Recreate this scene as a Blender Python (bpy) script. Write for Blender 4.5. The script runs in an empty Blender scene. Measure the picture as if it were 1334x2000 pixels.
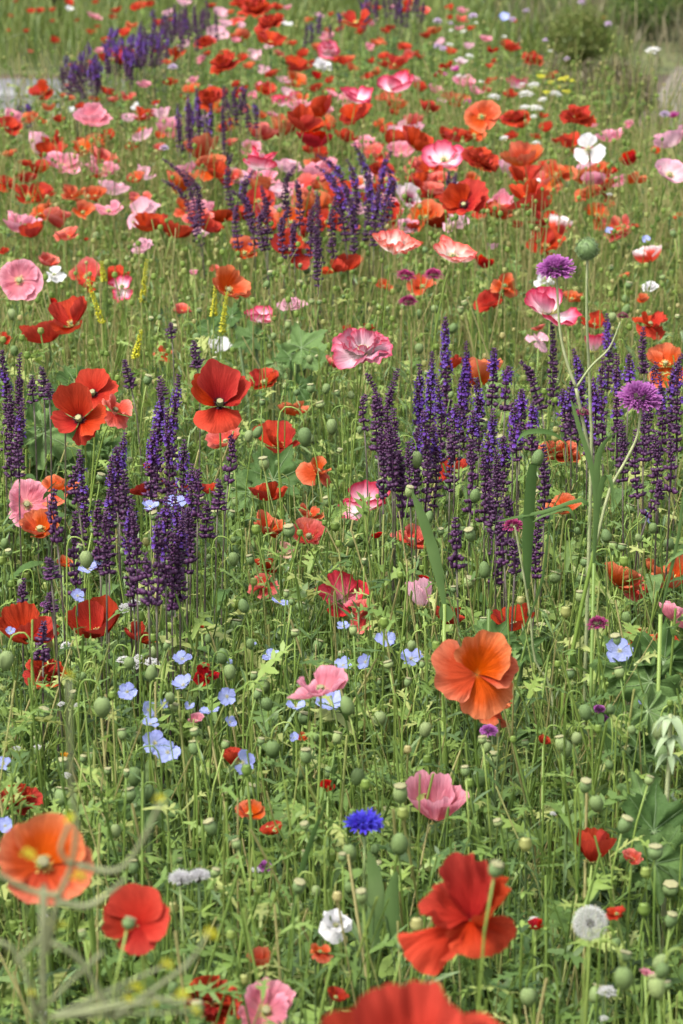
import bpy, math, random
import numpy as np
from mathutils import Vector, Matrix, noise
R_ = math.radians
scene = bpy.context.scene
col = scene.collection

# ------------------------------------------------------------------ camera, sky, sun, exposure
CAMZ, PITCH, F = 1.5, R_(14.6), 5556.0          # F: focal length in pixels of the 1334x2000 photograph
cd = bpy.data.cameras.new('camera'); cam = bpy.data.objects.new('camera', cd); col.objects.link(cam)
cam.location = (0, 0, CAMZ); cam.rotation_euler = (math.pi/2 - PITCH, 0, 0)
cd.sensor_fit = 'VERTICAL'; cd.sensor_height = 36; cd.sensor_width = 24; cd.lens = 36*F/2000
cd.clip_start = 0.05; cd.clip_end = 1000
cd.dof.use_dof = True; cd.dof.focus_distance = 3.5; cd.dof.aperture_fstop = 14.0
scene.camera = cam
SUN_EL, SUN_AZ = R_(58), R_(-130)
w = bpy.data.worlds.new('World'); scene.world = w; w.use_nodes = True
nt = w.node_tree; nt.nodes.clear()
sky = nt.nodes.new('ShaderNodeTexSky'); sky.sky_type = 'NISHITA'; sky.sun_disc = False
sky.sun_elevation = SUN_EL; sky.sun_rotation = SUN_AZ; sky.air_density = 1.2; sky.dust_density = 4.0; sky.ozone_density = .6
hs = nt.nodes.new('ShaderNodeHueSaturation'); hs.inputs['Saturation'].default_value = 0.35
bg = nt.nodes.new('ShaderNodeBackground'); bg.inputs['Strength'].default_value = 0.13
wo = nt.nodes.new('ShaderNodeOutputWorld')
nt.links.new(sky.outputs[0], hs.inputs['Color']); nt.links.new(hs.outputs[0], bg.inputs[0]); nt.links.new(bg.outputs[0], wo.inputs[0])
sd = bpy.data.lights.new('sun', 'SUN'); sd.energy = 2.2; sd.angle = R_(11); sd.color = (1, .96, .9)
sun = bpy.data.objects.new('sun', sd); col.objects.link(sun)
sv = Vector((math.sin(SUN_AZ)*math.cos(SUN_EL), math.cos(SUN_AZ)*math.cos(SUN_EL), math.sin(SUN_EL)))
sun.rotation_euler = sv.to_track_quat('Z', 'Y').to_euler(); sun.location = (0, 0, 6)
scene.view_settings.view_transform = 'Standard'; scene.view_settings.look = 'None'
scene.view_settings.exposure = 1.55; scene.view_settings.gamma = 1
scene.render.engine = 'CYCLES'
scene.cycles.max_bounces = 6; scene.cycles.diffuse_bounces = 4; scene.cycles.transmission_bounces = 4; scene.cycles.glossy_bounces = 2

# ------------------------------------------------------------------ pixel rays (photograph 1334x2000) -> places in the meadow
FWD = Vector((0, math.cos(PITCH), -math.sin(PITCH))); UP = Vector((0, math.sin(PITCH), math.cos(PITCH)))
CAM = Vector((0, 0, CAMZ))
def ray(px, py): return Vector((1, 0, 0))*((px-667)/F) + UP*(-(py-1000)/F) + FWD
def at_z(px, py, z): d = ray(px, py); return CAM + d*((z-CAMZ)/d.z)
def at_y(px, py, y): d = ray(px, py); return CAM + d*(y/d.y)
def mpp(p): return (p-CAM).dot(FWD)/F           # metres per photograph pixel at a point

# ------------------------------------------------------------------ materials
def ramp(nt, fac, stops):
    r = nt.nodes.new('ShaderNodeValToRGB'); e = r.color_ramp.elements
    while len(e) < len(stops): e.new(.5)
    for k, (p, c) in enumerate(stops): e[k].position = p; e[k].color = (*c, 1)
    nt.links.new(fac, r.inputs[0]); return r.outputs[0]
def base_mat(name):
    m = bpy.data.materials.new(name); m.use_nodes = True; m.node_tree.nodes.clear(); return m, m.node_tree
def attr(nt, n):
    a = nt.nodes.new('ShaderNodeAttribute'); a.attribute_name = n; return a
def finish(nt, color, rough, transl, bump=None, tcol=None, spec=.3, sheen=0.0):
    L = nt.links
    p = nt.nodes.new('ShaderNodeBsdfPrincipled'); L.new(color, p.inputs['Base Color'])
    p.inputs['Roughness'].default_value = rough; p.inputs['Specular IOR Level'].default_value = spec
    if bump: L.new(bump, p.inputs['Normal'])
    out = nt.nodes.new('ShaderNodeOutputMaterial')
    if transl:
        t = nt.nodes.new('ShaderNodeBsdfTranslucent'); L.new(tcol or color, t.inputs[0])
        if bump: L.new(bump, t.inputs['Normal'])
        mx = nt.nodes.new('ShaderNodeMixShader'); mx.inputs[0].default_value = transl
        L.new(p.outputs[0], mx.inputs[1]); L.new(t.outputs[0], mx.inputs[2]); L.new(mx.outputs[0], out.inputs[0])
    else: L.new(p.outputs[0], out.inputs[0])
def vary(nt, color, sat=(1.0, 1.05), val=(.85, 1.12), hue=.005):
    oi = nt.nodes.new('ShaderNodeObjectInfo'); h = nt.nodes.new('ShaderNodeHueSaturation')
    def mr(a, b, src):
        q = nt.nodes.new('ShaderNodeMapRange'); q.inputs['To Min'].default_value = a; q.inputs['To Max'].default_value = b
        nt.links.new(src, q.inputs['Value']); return q.outputs[0]
    wn = nt.nodes.new('ShaderNodeTexWhiteNoise'); wn.noise_dimensions = '1D'; nt.links.new(oi.outputs['Random'], wn.inputs['W'])
    nt.links.new(mr(.5-hue, .5+hue, oi.outputs['Random']), h.inputs['Hue']); nt.links.new(mr(*val, wn.outputs['Value']), h.inputs['Value'])
    nt.links.new(mr(*sat, oi.outputs['Random']), h.inputs['Saturation']); nt.links.new(color, h.inputs['Color']); return h.outputs[0]
def petal_mat(name, stops, transl=.34, wob=.09):
    m, nt = base_mat(name); L = nt.links
    a, b = attr(nt, 'pv'), attr(nt, 'pu')
    oi = nt.nodes.new('ShaderNodeObjectInfo')
    cx = nt.nodes.new('ShaderNodeCombineXYZ')
    def mul(s, k):
        q = nt.nodes.new('ShaderNodeMath'); q.operation = 'MULTIPLY'; q.inputs[1].default_value = k; L.new(s, q.inputs[0]); return q.outputs[0]
    L.new(mul(b.outputs['Fac'], 7), cx.inputs[0]); L.new(mul(a.outputs['Fac'], 1.3), cx.inputs[1]); L.new(mul(oi.outputs['Random'], 40), cx.inputs[2])
    n = nt.nodes.new('ShaderNodeTexNoise'); n.inputs['Scale'].default_value = 2.2; n.inputs['Detail'].default_value = 6; n.inputs['Roughness'].default_value = .65
    L.new(cx.outputs[0], n.inputs['Vector'])
    s = nt.nodes.new('ShaderNodeMath'); s.operation = 'SUBTRACT'; s.inputs[1].default_value = .5; L.new(n.outputs[0], s.inputs[0])
    q = nt.nodes.new('ShaderNodeMath'); q.operation = 'MULTIPLY_ADD'; q.inputs[1].default_value = wob*4; L.new(s.outputs[0], q.inputs[0]); L.new(a.outputs['Fac'], q.inputs[2])
    c = vary(nt, ramp(nt, q.outputs[0], stops))
    hv = nt.nodes.new('ShaderNodeHueSaturation'); L.new(c, hv.inputs['Color'])      # darker and lighter veins of the petal tissue
    mr = nt.nodes.new('ShaderNodeMapRange'); mr.inputs['From Min'].default_value = .3; mr.inputs['From Max'].default_value = .7
    mr.inputs['To Min'].default_value = .84; mr.inputs['To Max'].default_value = 1.14; L.new(n.outputs[0], mr.inputs['Value']); L.new(mr.outputs[0], hv.inputs['Value'])
    bm = nt.nodes.new('ShaderNodeBump'); bm.inputs['Strength'].default_value = .75; bm.inputs['Distance'].default_value = .0035
    L.new(n.outputs[0], bm.inputs['Height'])
    finish(nt, hv.outputs[0], .6, transl, bm.outputs[0], spec=.04); return m
def leaf_mat(name, stops, transl=.35, rough=.5, use='tint', noise=0, spec=.35):
    m, nt = base_mat(name)
    if use == 'tint': f = attr(nt, 'tint').outputs['Fac']
    else: f = nt.nodes.new('ShaderNodeObjectInfo').outputs['Random']
    bump = None
    if noise:
        n = nt.nodes.new('ShaderNodeTexNoise'); n.inputs['Scale'].default_value = noise; n.inputs['Detail'].default_value = 4
        tc = nt.nodes.new('ShaderNodeTexCoord'); nt.links.new(tc.outputs['Object'], n.inputs['Vector'])
        q = nt.nodes.new('ShaderNodeMath'); q.operation = 'MULTIPLY_ADD'; q.inputs[1].default_value = .5; nt.links.new(n.outputs[0], q.inputs[0])
        q2 = nt.nodes.new('ShaderNodeMath'); q2.operation = 'MULTIPLY_ADD'; q2.inputs[1].default_value = .55; q2.inputs[2].default_value = 0
        nt.links.new(f, q2.inputs[0]); nt.links.new(q2.outputs[0], q.inputs[2]); f = q.outputs[0]
        b = nt.nodes.new('ShaderNodeBump'); b.inputs['Strength'].default_value = .4; b.inputs['Distance'].default_value = .002
        nt.links.new(n.outputs[0], b.inputs['Height']); bump = b.outputs[0]
    c = ramp(nt, f, stops)
    hs = nt.nodes.new('ShaderNodeHueSaturation'); hs.inputs['Hue'].default_value = .49; hs.inputs['Value'].default_value = 1.25; nt.links.new(c, hs.inputs['Color'])
    finish(nt, c, rough, transl, bump, tcol=hs.outputs[0], spec=spec); return m
def plain_mat(name, c1, c2, scale=60, transl=0, rough=.6, bumpd=.001, coord='Object'):
    m, nt = base_mat(name); tc = nt.nodes.new('ShaderNodeTexCoord')
    n = nt.nodes.new('ShaderNodeTexNoise'); n.inputs['Scale'].default_value = scale; n.inputs['Detail'].default_value = 5
    nt.links.new(tc.outputs[coord], n.inputs['Vector'])
    c = vary(nt, ramp(nt, n.outputs[0], [(.3, c1), (.7, c2)]), val=(.85, 1.15))
    b = nt.nodes.new('ShaderNodeBump'); b.inputs['Strength'].default_value = .5; b.inputs['Distance'].default_value = bumpd
    nt.links.new(n.outputs[0], b.inputs['Height']); finish(nt, c, rough, transl, b.outputs[0]); return m

RED, DRED, ORG, COR = (.35, .034, .020), (.24, .013, .012), (.44, .070, .026), (.45, .082, .062)
PNK, PAL, WHT, ROS = (.56, .18, .24), (.62, .38, .44), (.62, .61, .61), (.48, .045, .085)
BLK = (.02, .004, .008)
PM = {
 'r': petal_mat('petal_scarlet', [(0, (.22, .01, .01)), (.14, (.33, .024, .014)), (.5, RED), (1, (.41, .058, .036))]),
 'v': petal_mat('petal_scarlet_blotched', [(.12, BLK), (.2, (.24, .013, .010)), (.5, RED), (1, (.41, .058, .036))]),
 'd': petal_mat('petal_crimson', [(0, (.12, .004, .006)), (.2, (.30, .008, .010)), (.7, DRED), (1, (.46, .02, .02))]),
 'o': petal_mat('petal_orange', [(0, (.62, .2, .06)), (.12, (.42, .058, .018)), (.6, ORG), (1, (.52, .16, .085))]),
 'c': petal_mat('petal_coral', [(0, (.75, .5, .4)), (.2, (.52, .05, .04)), (.7, COR), (1, (.64, .19, .16))]),
 'p': petal_mat('petal_pink', [(0, (.82, .62, .55)), (.25, (.80, .29, .34)), (.7, PNK), (1, (.82, .38, .46))], .5),
 'l': petal_mat('petal_pale_pink', [(0, (.82, .72, .66)), (.3, (.84, .58, .63)), (.8, PAL), (1, (.82, .42, .54))], .5),
 'w': petal_mat('petal_white', [(0, (.7, .72, .5)), (.2, WHT), (1, (.84, .82, .83))], .5),
 'b': petal_mat('petal_rose_white', [(0, (.82, .76, .68)), (.42, (.84, .62, .68)), (.72, (.80, .25, .36)), (.95, ROS)], .45),
 'e': petal_mat('petal_coral_white_rim', [(0, (.7, .2, .12)), (.3, (.70, .075, .05)), (.72, (.74, .12, .09)), (.92, (.84, .72, .72))], .42),
 'f': petal_mat('petal_white_coral_edge', [(0, (.8, .76, .6)), (.45, (.84, .72, .68)), (.75, (.82, .46, .40)), (.97, (.74, .14, .12))], .5),
 'k': petal_mat('petal_pale_dark_centre', [(0, BLK), (.22, (.25, .01, .03)), (.42, (.6, .25, .32)), (.65, (.82, .64, .68)), (1, (.82, .7, .74))], .45),
 'q': petal_mat('petal_rose', [(0, (.66, .46, .44)), (.3, (.58, .17, .22)), (.65, (.54, .065, .10)), (1, (.52, .045, .06))], .45),
 'a': petal_mat('petal_blush_rose_edge', [(0, (.62, .56, .5)), (.5, (.62, .44, .49)), (.82, (.58, .25, .33)), (1, (.48, .07, .12))], .4),
 'm': petal_mat('petal_magenta', [(0, (.3, .02, .1)), (.5, (.48, .04, .24)), (1, (.6, .16, .42))]),
 'h': petal_mat('petal_faded_cream', [(0, (.5, .4, .2)), (.5, (.66, .5, .36)), (1, (.66, .36, .3))], .5),
 'F': petal_mat('petal_flax_blue', [(0, (.7, .75, .6)), (.2, (.46, .52, .84)), (1, (.38, .42, .82))], .45),
 'B': petal_mat('petal_cornflower_blue', [(0, (.16, .08, .55)), (.5, (.085, .07, .66)), (1, (.16, .15, .80))], .35),
 'Y': petal_mat('petal_yellow', [(0, (.48, .43, .03)), (.5, (.60, .57, .05)), (1, (.64, .62, .12))], .4),
 'M': petal_mat('floret_mauve', [(0, (.20, .035, .17)), (.5, (.40, .10, .38)), (1, (.55, .21, .53))], .35),
 'N': petal_mat('floret_dark_pink', [(0, (.14, .015, .06)), (.5, (.32, .035, .13)), (1, (.48, .1, .24))], .3),
 'L': petal_mat('floret_lavender', [(0, (.4, .25, .45)), (.5, (.62, .46, .68)), (1, (.74, .62, .78))], .35),
 'G': petal_mat('petal_marigold', [(0, (.6, .2, .01)), (.5, (.74, .26, .01)), (1, (.76, .34, .03))], .4),
}
GREENS = [(0, (.018, .042, .007)), (.18, (.040, .082, .020)), (.42, (.085, .150, .036)), (.64, (.140, .220, .048)), (.84, (.215, .30, .066)), (1, (.40, .36, .16))]
COOL = [(0, (.035, .07, .022)), (.3, (.075, .13, .045)), (.6, (.12, .19, .07)), (1, (.22, .29, .12))]
M_green = leaf_mat('meadow_green', GREENS, .42)
M_cool = leaf_mat('meadow_bluegreen', COOL, .32)
M_dry = leaf_mat('dry_grass', [(0, (.03, .06, .012)), (.3, (.08, .125, .022)), (.6, (.14, .175, .038)), (1, (.27, .25, .10))], .3)
M_wispy = leaf_mat('wispy_foliage', [(0, (.035, .055, .02)), (.4, (.085, .10, .04)), (.7, (.15, .14, .075)), (1, (.24, .21, .13))], .3)
M_brown = leaf_mat('dry_brown_foliage', [(0, (.04, .045, .02)), (.4, (.10, .095, .045)), (.7, (.18, .15, .085)), (1, (.28, .23, .15))], .3)
M_stem = leaf_mat('stem_green', [(0, (.08, .14, .024)), (.5, (.15, .225, .04)), (1, (.22, .29, .07))], .2, .5, 'obj')
M_pod = leaf_mat('capsule_green', [(0, (.075, .13, .045)), (.5, (.125, .19, .065)), (.8, (.20, .26, .09)), (1, (.26, .22, .11))], .12, .55, 'obj', noise=160)
M_crown = plain_mat('capsule_crown', (.15, .16, .075), (.27, .25, .13), 300)
M_bud = leaf_mat('bud_green', [(0, (.055, .10, .035)), (.5, (.11, .17, .05)), (1, (.22, .26, .11))], .15, .6, 'obj', noise=220)
M_stamY = plain_mat('stamen_yellow', (.5, .42, .08), (.72, .66, .25), 300)
M_stamD = plain_mat('stamen_dark', (.012, .006, .010), (.05, .025, .04), 300)
M_calyx = plain_mat('salvia_calyx', (.022, .007, .026), (.075, .022, .075), 260, .1, .55)
M_salviastem = plain_mat('salvia_stem', (.05, .03, .04), (.09, .09, .05), 90)
M_violet = petal_mat('salvia_violet', [(0, (.06, .012, .10)), (.5, (.095, .032, .22)), (1, (.19, .11, .42))], .3)
M_broad = leaf_mat('broad_leaf', [(0, (.025, .055, .014)), (.4, (.052, .10, .026)), (.75, (.10, .165, .052)), (1, (.18, .25, .10))], .25, .6, 'obj', noise=26, spec=.12)
M_vein = leaf_mat('leaf_vein', [(0, (.10, .16, .065)), (1, (.16, .22, .10))], .2, .5, 'obj')
M_pale = leaf_mat('pale_bract', [(0, (.20, .27, .14)), (1, (.34, .41, .25))], .35, .5, 'obj')
M_tan = plain_mat('pale_stem', (.16, .19, .085), (.26, .28, .15), 80)
M_grey = plain_mat('grey_twig', (.085, .10, .045), (.16, .175, .09), 60)
M_pappus = plain_mat('pappus', (.6, .6, .57), (.78, .78, .76), 300, .4)
M_bark = plain_mat('bark', (.018, .014, .012), (.045, .036, .03), 14, bumpd=.01)
M_invol = plain_mat('involucre', (.03, .035, .02), (.08, .07, .05), 200)

# ------------------------------------------------------------------ objects
def link(o): col.objects.link(o); return o
def empty(name, loc):
    o = bpy.data.objects.new(name, None); o.location = loc; o.empty_display_size = .02; return link(o)
def tag(o, label, cat, group=None, kind=None):
    if label: o['label'] = label
    if cat: o['category'] = cat
    if group: o['group'] = group
    if kind: o['kind'] = kind
    return o
class G:
    """collects shapes into one mesh, with petal coordinates (pu across, pv along) per vertex"""
    def __init__(s): s.v = []; s.f = []; s.pu = []; s.pv = []
    def add(s, vs, fs, pu=None, pv=None):
        n = len(s.v); s.v += [tuple(x) for x in vs]; s.f += [tuple(i+n for i in f) for f in fs]
        s.pu += list(pu) if pu is not None else [0.]*len(vs); s.pv += list(pv) if pv is not None else [.5]*len(vs)
    def tube(s, pts, rad, K=5):
        pts = [Vector(p) for p in pts]; n = len(pts); vs = []; pv = []
        a = None
        for i, p in enumerate(pts):
            t = (pts[min(i+1, n-1)]-pts[max(i-1, 0)])
            t = t.normalized() if t.length > 1e-9 else Vector((0, 0, 1))
            if a is None: a = t.orthogonal().normalized()
            a = (a - t*a.dot(t)); a = a.normalized() if a.length > 1e-6 else t.orthogonal().normalized()
            b = t.cross(a); r = rad[i] if hasattr(rad, '__len__') else rad
            for k in range(K):
                an = 2*math.pi*k/K; vs.append(p + (a*math.cos(an)+b*math.sin(an))*r); pv.append(i/(n-1))
        fs = [(i*K+k, i*K+(k+1) % K, (i+1)*K+(k+1) % K, (i+1)*K+k) for i in range(n-1) for k in range(K)]
        fs += [tuple(range(K))[::-1], tuple((n-1)*K+k for k in range(K))]
        s.add(vs, fs, None, pv)
    def ribbon(s, pts, wid, side, curl=0.):
        pts = [Vector(p) for p in pts]; n = len(pts); vs = []; pu = []; pv = []; side = Vector(side).normalized()
        for i, p in enumerate(pts):
            t = (pts[min(i+1, n-1)]-pts[max(i-1, 0)]).normalized(); nn = t.cross(side); w2 = wid[i]/2
            vs += [p-side*w2+nn*curl*w2, p, p+side*w2+nn*curl*w2]; pu += [-1, 0, 1]; pv += [i/(n-1)]*3
        fs = [(3*i+j, 3*i+j+1, 3*i+j+4, 3*i+j+3) for i in range(n-1) for j in (0, 1)]
        s.add(vs, fs, pu, pv)
    def spin(s, prof, K, M=Matrix.Identity(4), rib=0.):
        vs = []; pv = []; n = len(prof)
        for i, (r, z) in enumerate(prof):
            for k in range(K):
                an = 2*math.pi*k/K; rr = r*(1+rib*(1 if k % 2 else -1))
                vs.append(M @ Vector((rr*math.cos(an), rr*math.sin(an), z))); pv.append(i/(n-1))
        fs = [(i*K+k, i*K+(k+1) % K, (i+1)*K+(k+1) % K, (i+1)*K+k) for i in range(n-1) for k in range(K)]
        fs += [tuple(range(K))[::-1], tuple((n-1)*K+k for k in range(K))]
        s.add(vs, fs, None, pv)
    def seedlet(s, o, d, ln, wd, pv=.5):
        o = Vector(o); d = Vector(d).normalized(); a = d.orthogonal().normalized(); b = d.cross(a); m = o+d*ln*.55
        vs = [o, m+a*wd, m+b*wd, m-a*wd, m-b*wd, o+d*ln]
        s.add(vs, [(0, 2, 1), (0, 3, 2), (0, 4, 3), (0, 1, 4), (5, 1, 2), (5, 2, 3), (5, 3, 4), (5, 4, 1)], None, [pv-.2]+[pv]*4+[min(1, pv+.3)])
    def mesh(s, name, mat, smooth=True):
        me = bpy.data.meshes.new(name); me.from_pydata(s.v, [], s.f)
        for nme, d in (('pu', s.pu), ('pv', s.pv)):
            a = me.attributes.new(nme, 'FLOAT', 'POINT'); a.data.foreach_set('value', np.array(d, np.float32))
        if smooth: me.polygons.foreach_set('use_smooth', np.ones(len(me.polygons), bool))
        me.materials.append(mat); return me
def part(name, me, parent, M=None):
    o = bpy.data.objects.new(name, me); o.parent = parent
    if M is not None: o.matrix_local = M
    return link(o)
def bez(p0, p1, p2, p3, n):
    p0, p1, p2, p3 = map(Vector, (p0, p1, p2, p3)); out = []
    for i in range(n+1):
        t = i/n; u = 1-t; out.append(p0*u**3+p1*3*u*u*t+p2*3*u*t*t+p3*t**3)
    return out
def axis_frame(ax, roll=0.):
    ax = Vector(ax).normalized(); q = Vector((0, 0, 1)).rotation_difference(ax)
    return q.to_matrix().to_4x4() @ Matrix.Rotation(roll, 4, 'Z')

# landmarks that the labels refer to
LM = {}
def mark(name, px, py, z=.6): LM[name] = at_z(px, py, z)
for a in [('the blue cornflower', 712, 1602), ('the dandelion clock', 1153, 1803), ('the white cornflower', 368, 1712), ('the patch of pale blue flax', 300, 1400),
          ('the yellow mignonette spires', 250, 600), ('the dark salvia clump with nodding tips', 600, 400), ('the widest violet salvia bank', 900, 800),
          ('the salvia clump by the crinkled leaves', 270, 950), ('the round green seed head', 1147, 487), ('the dark lobed leaves', 1230, 1350),
          ('the fan of pale lobed leaves', 600, 690), ('the yellow daisies', 1085, 165), ('the white candytuft', 1035, 195), ('the dry bush', 1200, 235),
          ('the large open orange poppy', 935, 1310), ('the rose double poppy', 710, 683), ('the mauve pincushion flowers', 1190, 650),
          ('the arching grass blades', 1050, 1000), ('the yellow mustard branch', 100, 1720), ('the white three-petalled poppy', 1149, 291), ('the three pink poppies by the paving', 150, 290),
          ('the far small salvia clump', 220, 110), ('the two picotee poppies', 830, 490), ('the large facing scarlet poppy', 430, 770), ('the pink poppy above the flax', 626, 1340)]: mark(*a)
def where(p, skip=()):
    best = None
    for n, q in LM.items():
        if n in skip: continue
        dx, dy = p.x-q.x, p.y-q.y; d = math.hypot(dx, dy*.5)
        if best is None or d < best[0]: best = (d, n, dx, dy)
    _, n, dx, dy = best
    if dy*.5 > abs(dx)+.02: return 'behind '+n
    if -dy*.5 > abs(dx)+.02: return 'in front of '+n
    return 'beside '+n

# ------------------------------------------------------------------ the setting: ground, path, verge
def sheet(name, pts, z, mat, kind='structure'):
    me = bpy.data.meshes.new(name); me.from_pydata([(x, y, z) for x, y in pts], [], [tuple(range(len(pts)))]); me.materials.append(mat)
    o = link(bpy.data.objects.new(name, me)); tag(o, None, None, None, kind); return o
M_soil = plain_mat('soil', (.030, .022, .013), (.075, .055, .032), 9, 0, .9, .02)
M_asph = plain_mat('path_asphalt', (.085, .083, .088), (.125, .122, .128), 30, 0, .85, .004)
M_sand = plain_mat('path_sand', (.12, .105, .075), (.22, .195, .145), 14, 0, .9, .01)
M_gravel = plain_mat('gravel', (.075, .066, .05), (.16, .14, .105), 11, 0, .9, .01)
M_kerb = plain_mat('kerb_concrete', (.14, .14, .14), (.19, .19, .185), 40, 0, .85, .003)
o = sheet('ground', [(-300, -60), (300, -60), (300, 400), (-300, 400)], 0, M_soil); tag(o, 'dark bare soil under the whole meadow', 'ground')
M_turf = plain_mat('turf', (.035, .045, .014), (.09, .10, .03), 5, 0, .9, .02)
o = sheet('verge', [(-40, 14.6), (40, 14.6), (40, 60), (-40, 60)], .003, M_turf); tag(o, 'rough grassy verge beyond the paths', 'verge')
o = sheet('verge_margin', [(.5, 8.2), (8, 8.2), (8, 11.2), (1.3, 12.2), (.9, 14.59), (.35, 14.59)], .003, M_turf); tag(o, 'thin dry turf between meadow and gravel path', 'verge')
o = sheet('path', [(-14, 13.25), (-.55, 13.25), (.3, 14.3), (-14, 14.5)], .008, M_asph); tag(o, 'grey asphalt path passing behind the meadow', 'path')
o = sheet('sandy_margin', [(-14, 11.6), (-.9, 11.6), (-.7, 13.02), (-14, 13.02)], .004, M_sand); tag(o, 'pale sandy strip in front of the path kerb', 'path')
o = sheet('gravel_path', [(1.42, 12.3), (9, 11.4), (9, 15.6), (1.75, 15.0), (1.5, 13.6)], .004, M_gravel); tag(o, 'pale gravel path behind the dry bush', 'path')
g = G(); g.add([(-14, 13.02, 0), (-.62, 13.02, 0), (-.62, 13.25, 0), (-14, 13.25, 0), (-14, 13.03, .07), (-.62, 13.03, .07), (-.62, 13.24, .07), (-14, 13.24, .07)],
               [(0, 1, 5, 4), (1, 2, 6, 5), (2, 3, 7, 6), (3, 0, 4, 7), (4, 5, 6, 7)])
o = link(bpy.data.objects.new('kerb', g.mesh('kerb', M_kerb, False))); tag(o, 'pale concrete kerb along the asphalt path', 'kerb', None, 'structure')

# ------------------------------------------------------------------ greenery that nobody could count
rng = np.random.default_rng(7)
class Bulk:
    def __init__(s): s.V = []; s.Q = []; s.T = []; s.n = 0
    def put(s, V, Q, T): s.V.append(V.reshape(-1, 3)); s.Q.append(Q.reshape(-1, 4)+s.n); s.T.append(T.reshape(-1)); s.n += V.reshape(-1, 3).shape[0]
    def ribbons(s, P0, P1, P2, W, side, prof, tint):
        N = len(P0); prof = np.asarray(prof); S = len(prof)-1; t = np.linspace(0, 1, S+1)[None, :, None]
        C = P0[:, None]*(1-t)**2+P1[:, None]*2*t*(1-t)+P2[:, None]*t*t
        off = side[:, None]*(W[:, None]*prof[None]/2)[..., None]
        V = np.stack([C-off, C+off], 2)
        b = (np.arange(N)*(S+1)*2)[:, None]+(np.arange(S)*2)[None]
        s.put(V, np.stack([b, b+1, b+3, b+2], -1), np.repeat(tint, (S+1)*2)); return C
    def tubes(s, C, rad, tint, K=3):
        N, S1 = C.shape[:2]; a = np.arange(K)*2*np.pi/K
        ring = np.stack([np.cos(a), np.sin(a), 0*a], -1)
        V = C[:, :, None]+ring[None, None]*rad[..., None, None]
        b = (np.arange(N)*S1*K)[:, None, None]+(np.arange(S1-1)*K)[None, :, None]; k = np.arange(K)[None, None]; k2 = (k+1) % K
        s.put(V, np.stack([b+k, b+k2, b+K+k2, b+K+k], -1), np.repeat(tint, S1*K))
    def blobs(s, P, r, h, tint, K=6, prof=((.15, 0), (.8, .22), (1, .55), (.75, .85), (.8, .93), (.2, 1))):
        pr = np.array(prof); C = P[:, None]+np.stack([0*pr[:, 1], 0*pr[:, 1], pr[:, 1]], -1)[None]*h[:, None, None]
        s.tubes(C, r[:, None]*pr[None, :, 0], tint, K)
    def build(s, name, mat, label, cat):
        V = np.concatenate(s.V).astype(np.float32); Q = np.concatenate(s.Q).astype(np.int32); T = np.concatenate(s.T).astype(np.float32)
        me = bpy.data.meshes.new(name); me.vertices.add(len(V)); me.vertices.foreach_set('co', V.ravel())
        me.loops.add(Q.size); me.loops.foreach_set('vertex_index', Q.ravel()); me.polygons.add(len(Q))
        me.polygons.foreach_set('loop_start', np.arange(len(Q), dtype=np.int32)*4)
        me.polygons.foreach_set('use_smooth', np.ones(len(Q), bool)); me.update()
        a = me.attributes.new('tint', 'FLOAT', 'POINT'); a.data.foreach_set('value', T); me.materials.append(mat)
        print('BULK', name, len(Q)*2)
        return tag(link(bpy.data.objects.new(name, me)), label, cat, None, 'stuff')
def yback(x): return np.interp(x, [-6, -1.1, -.8, .45, .8, 1.1, 6], [8.7, 8.9, 12.0, 12.2, 10.2, 9.0, 8.6])
def spots(dens, y0, y1, margin=.45):
    W = .125*y1+margin; n = int(dens*2*W*(y1-y0)); x = rng.uniform(-W, W, n); y = rng.uniform(y0, y1, n)
    k = (np.abs(x) < .125*y+margin) & (y < yback(x)); return np.stack([x[k], y[k], 0*x[k]], -1)
def unit(a): return a/np.maximum(np.linalg.norm(a, axis=-1, keepdims=True), 1e-9)
def hdir(n): a = rng.uniform(0, 2*np.pi, n); return np.stack([np.cos(a), np.sin(a), 0*a], -1)
def patchy(P, s=1.7, ph=0.): return .5+.25*np.sin(P[:, 0]*7.3*s+ph)*np.cos(P[:, 1]*4.1*s+1.3+ph)+.25*np.sin(P[:, 0]*3.1*s-P[:, 1]*2.2*s+ph)
Z3 = np.array([0, 0, 1.])
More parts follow.
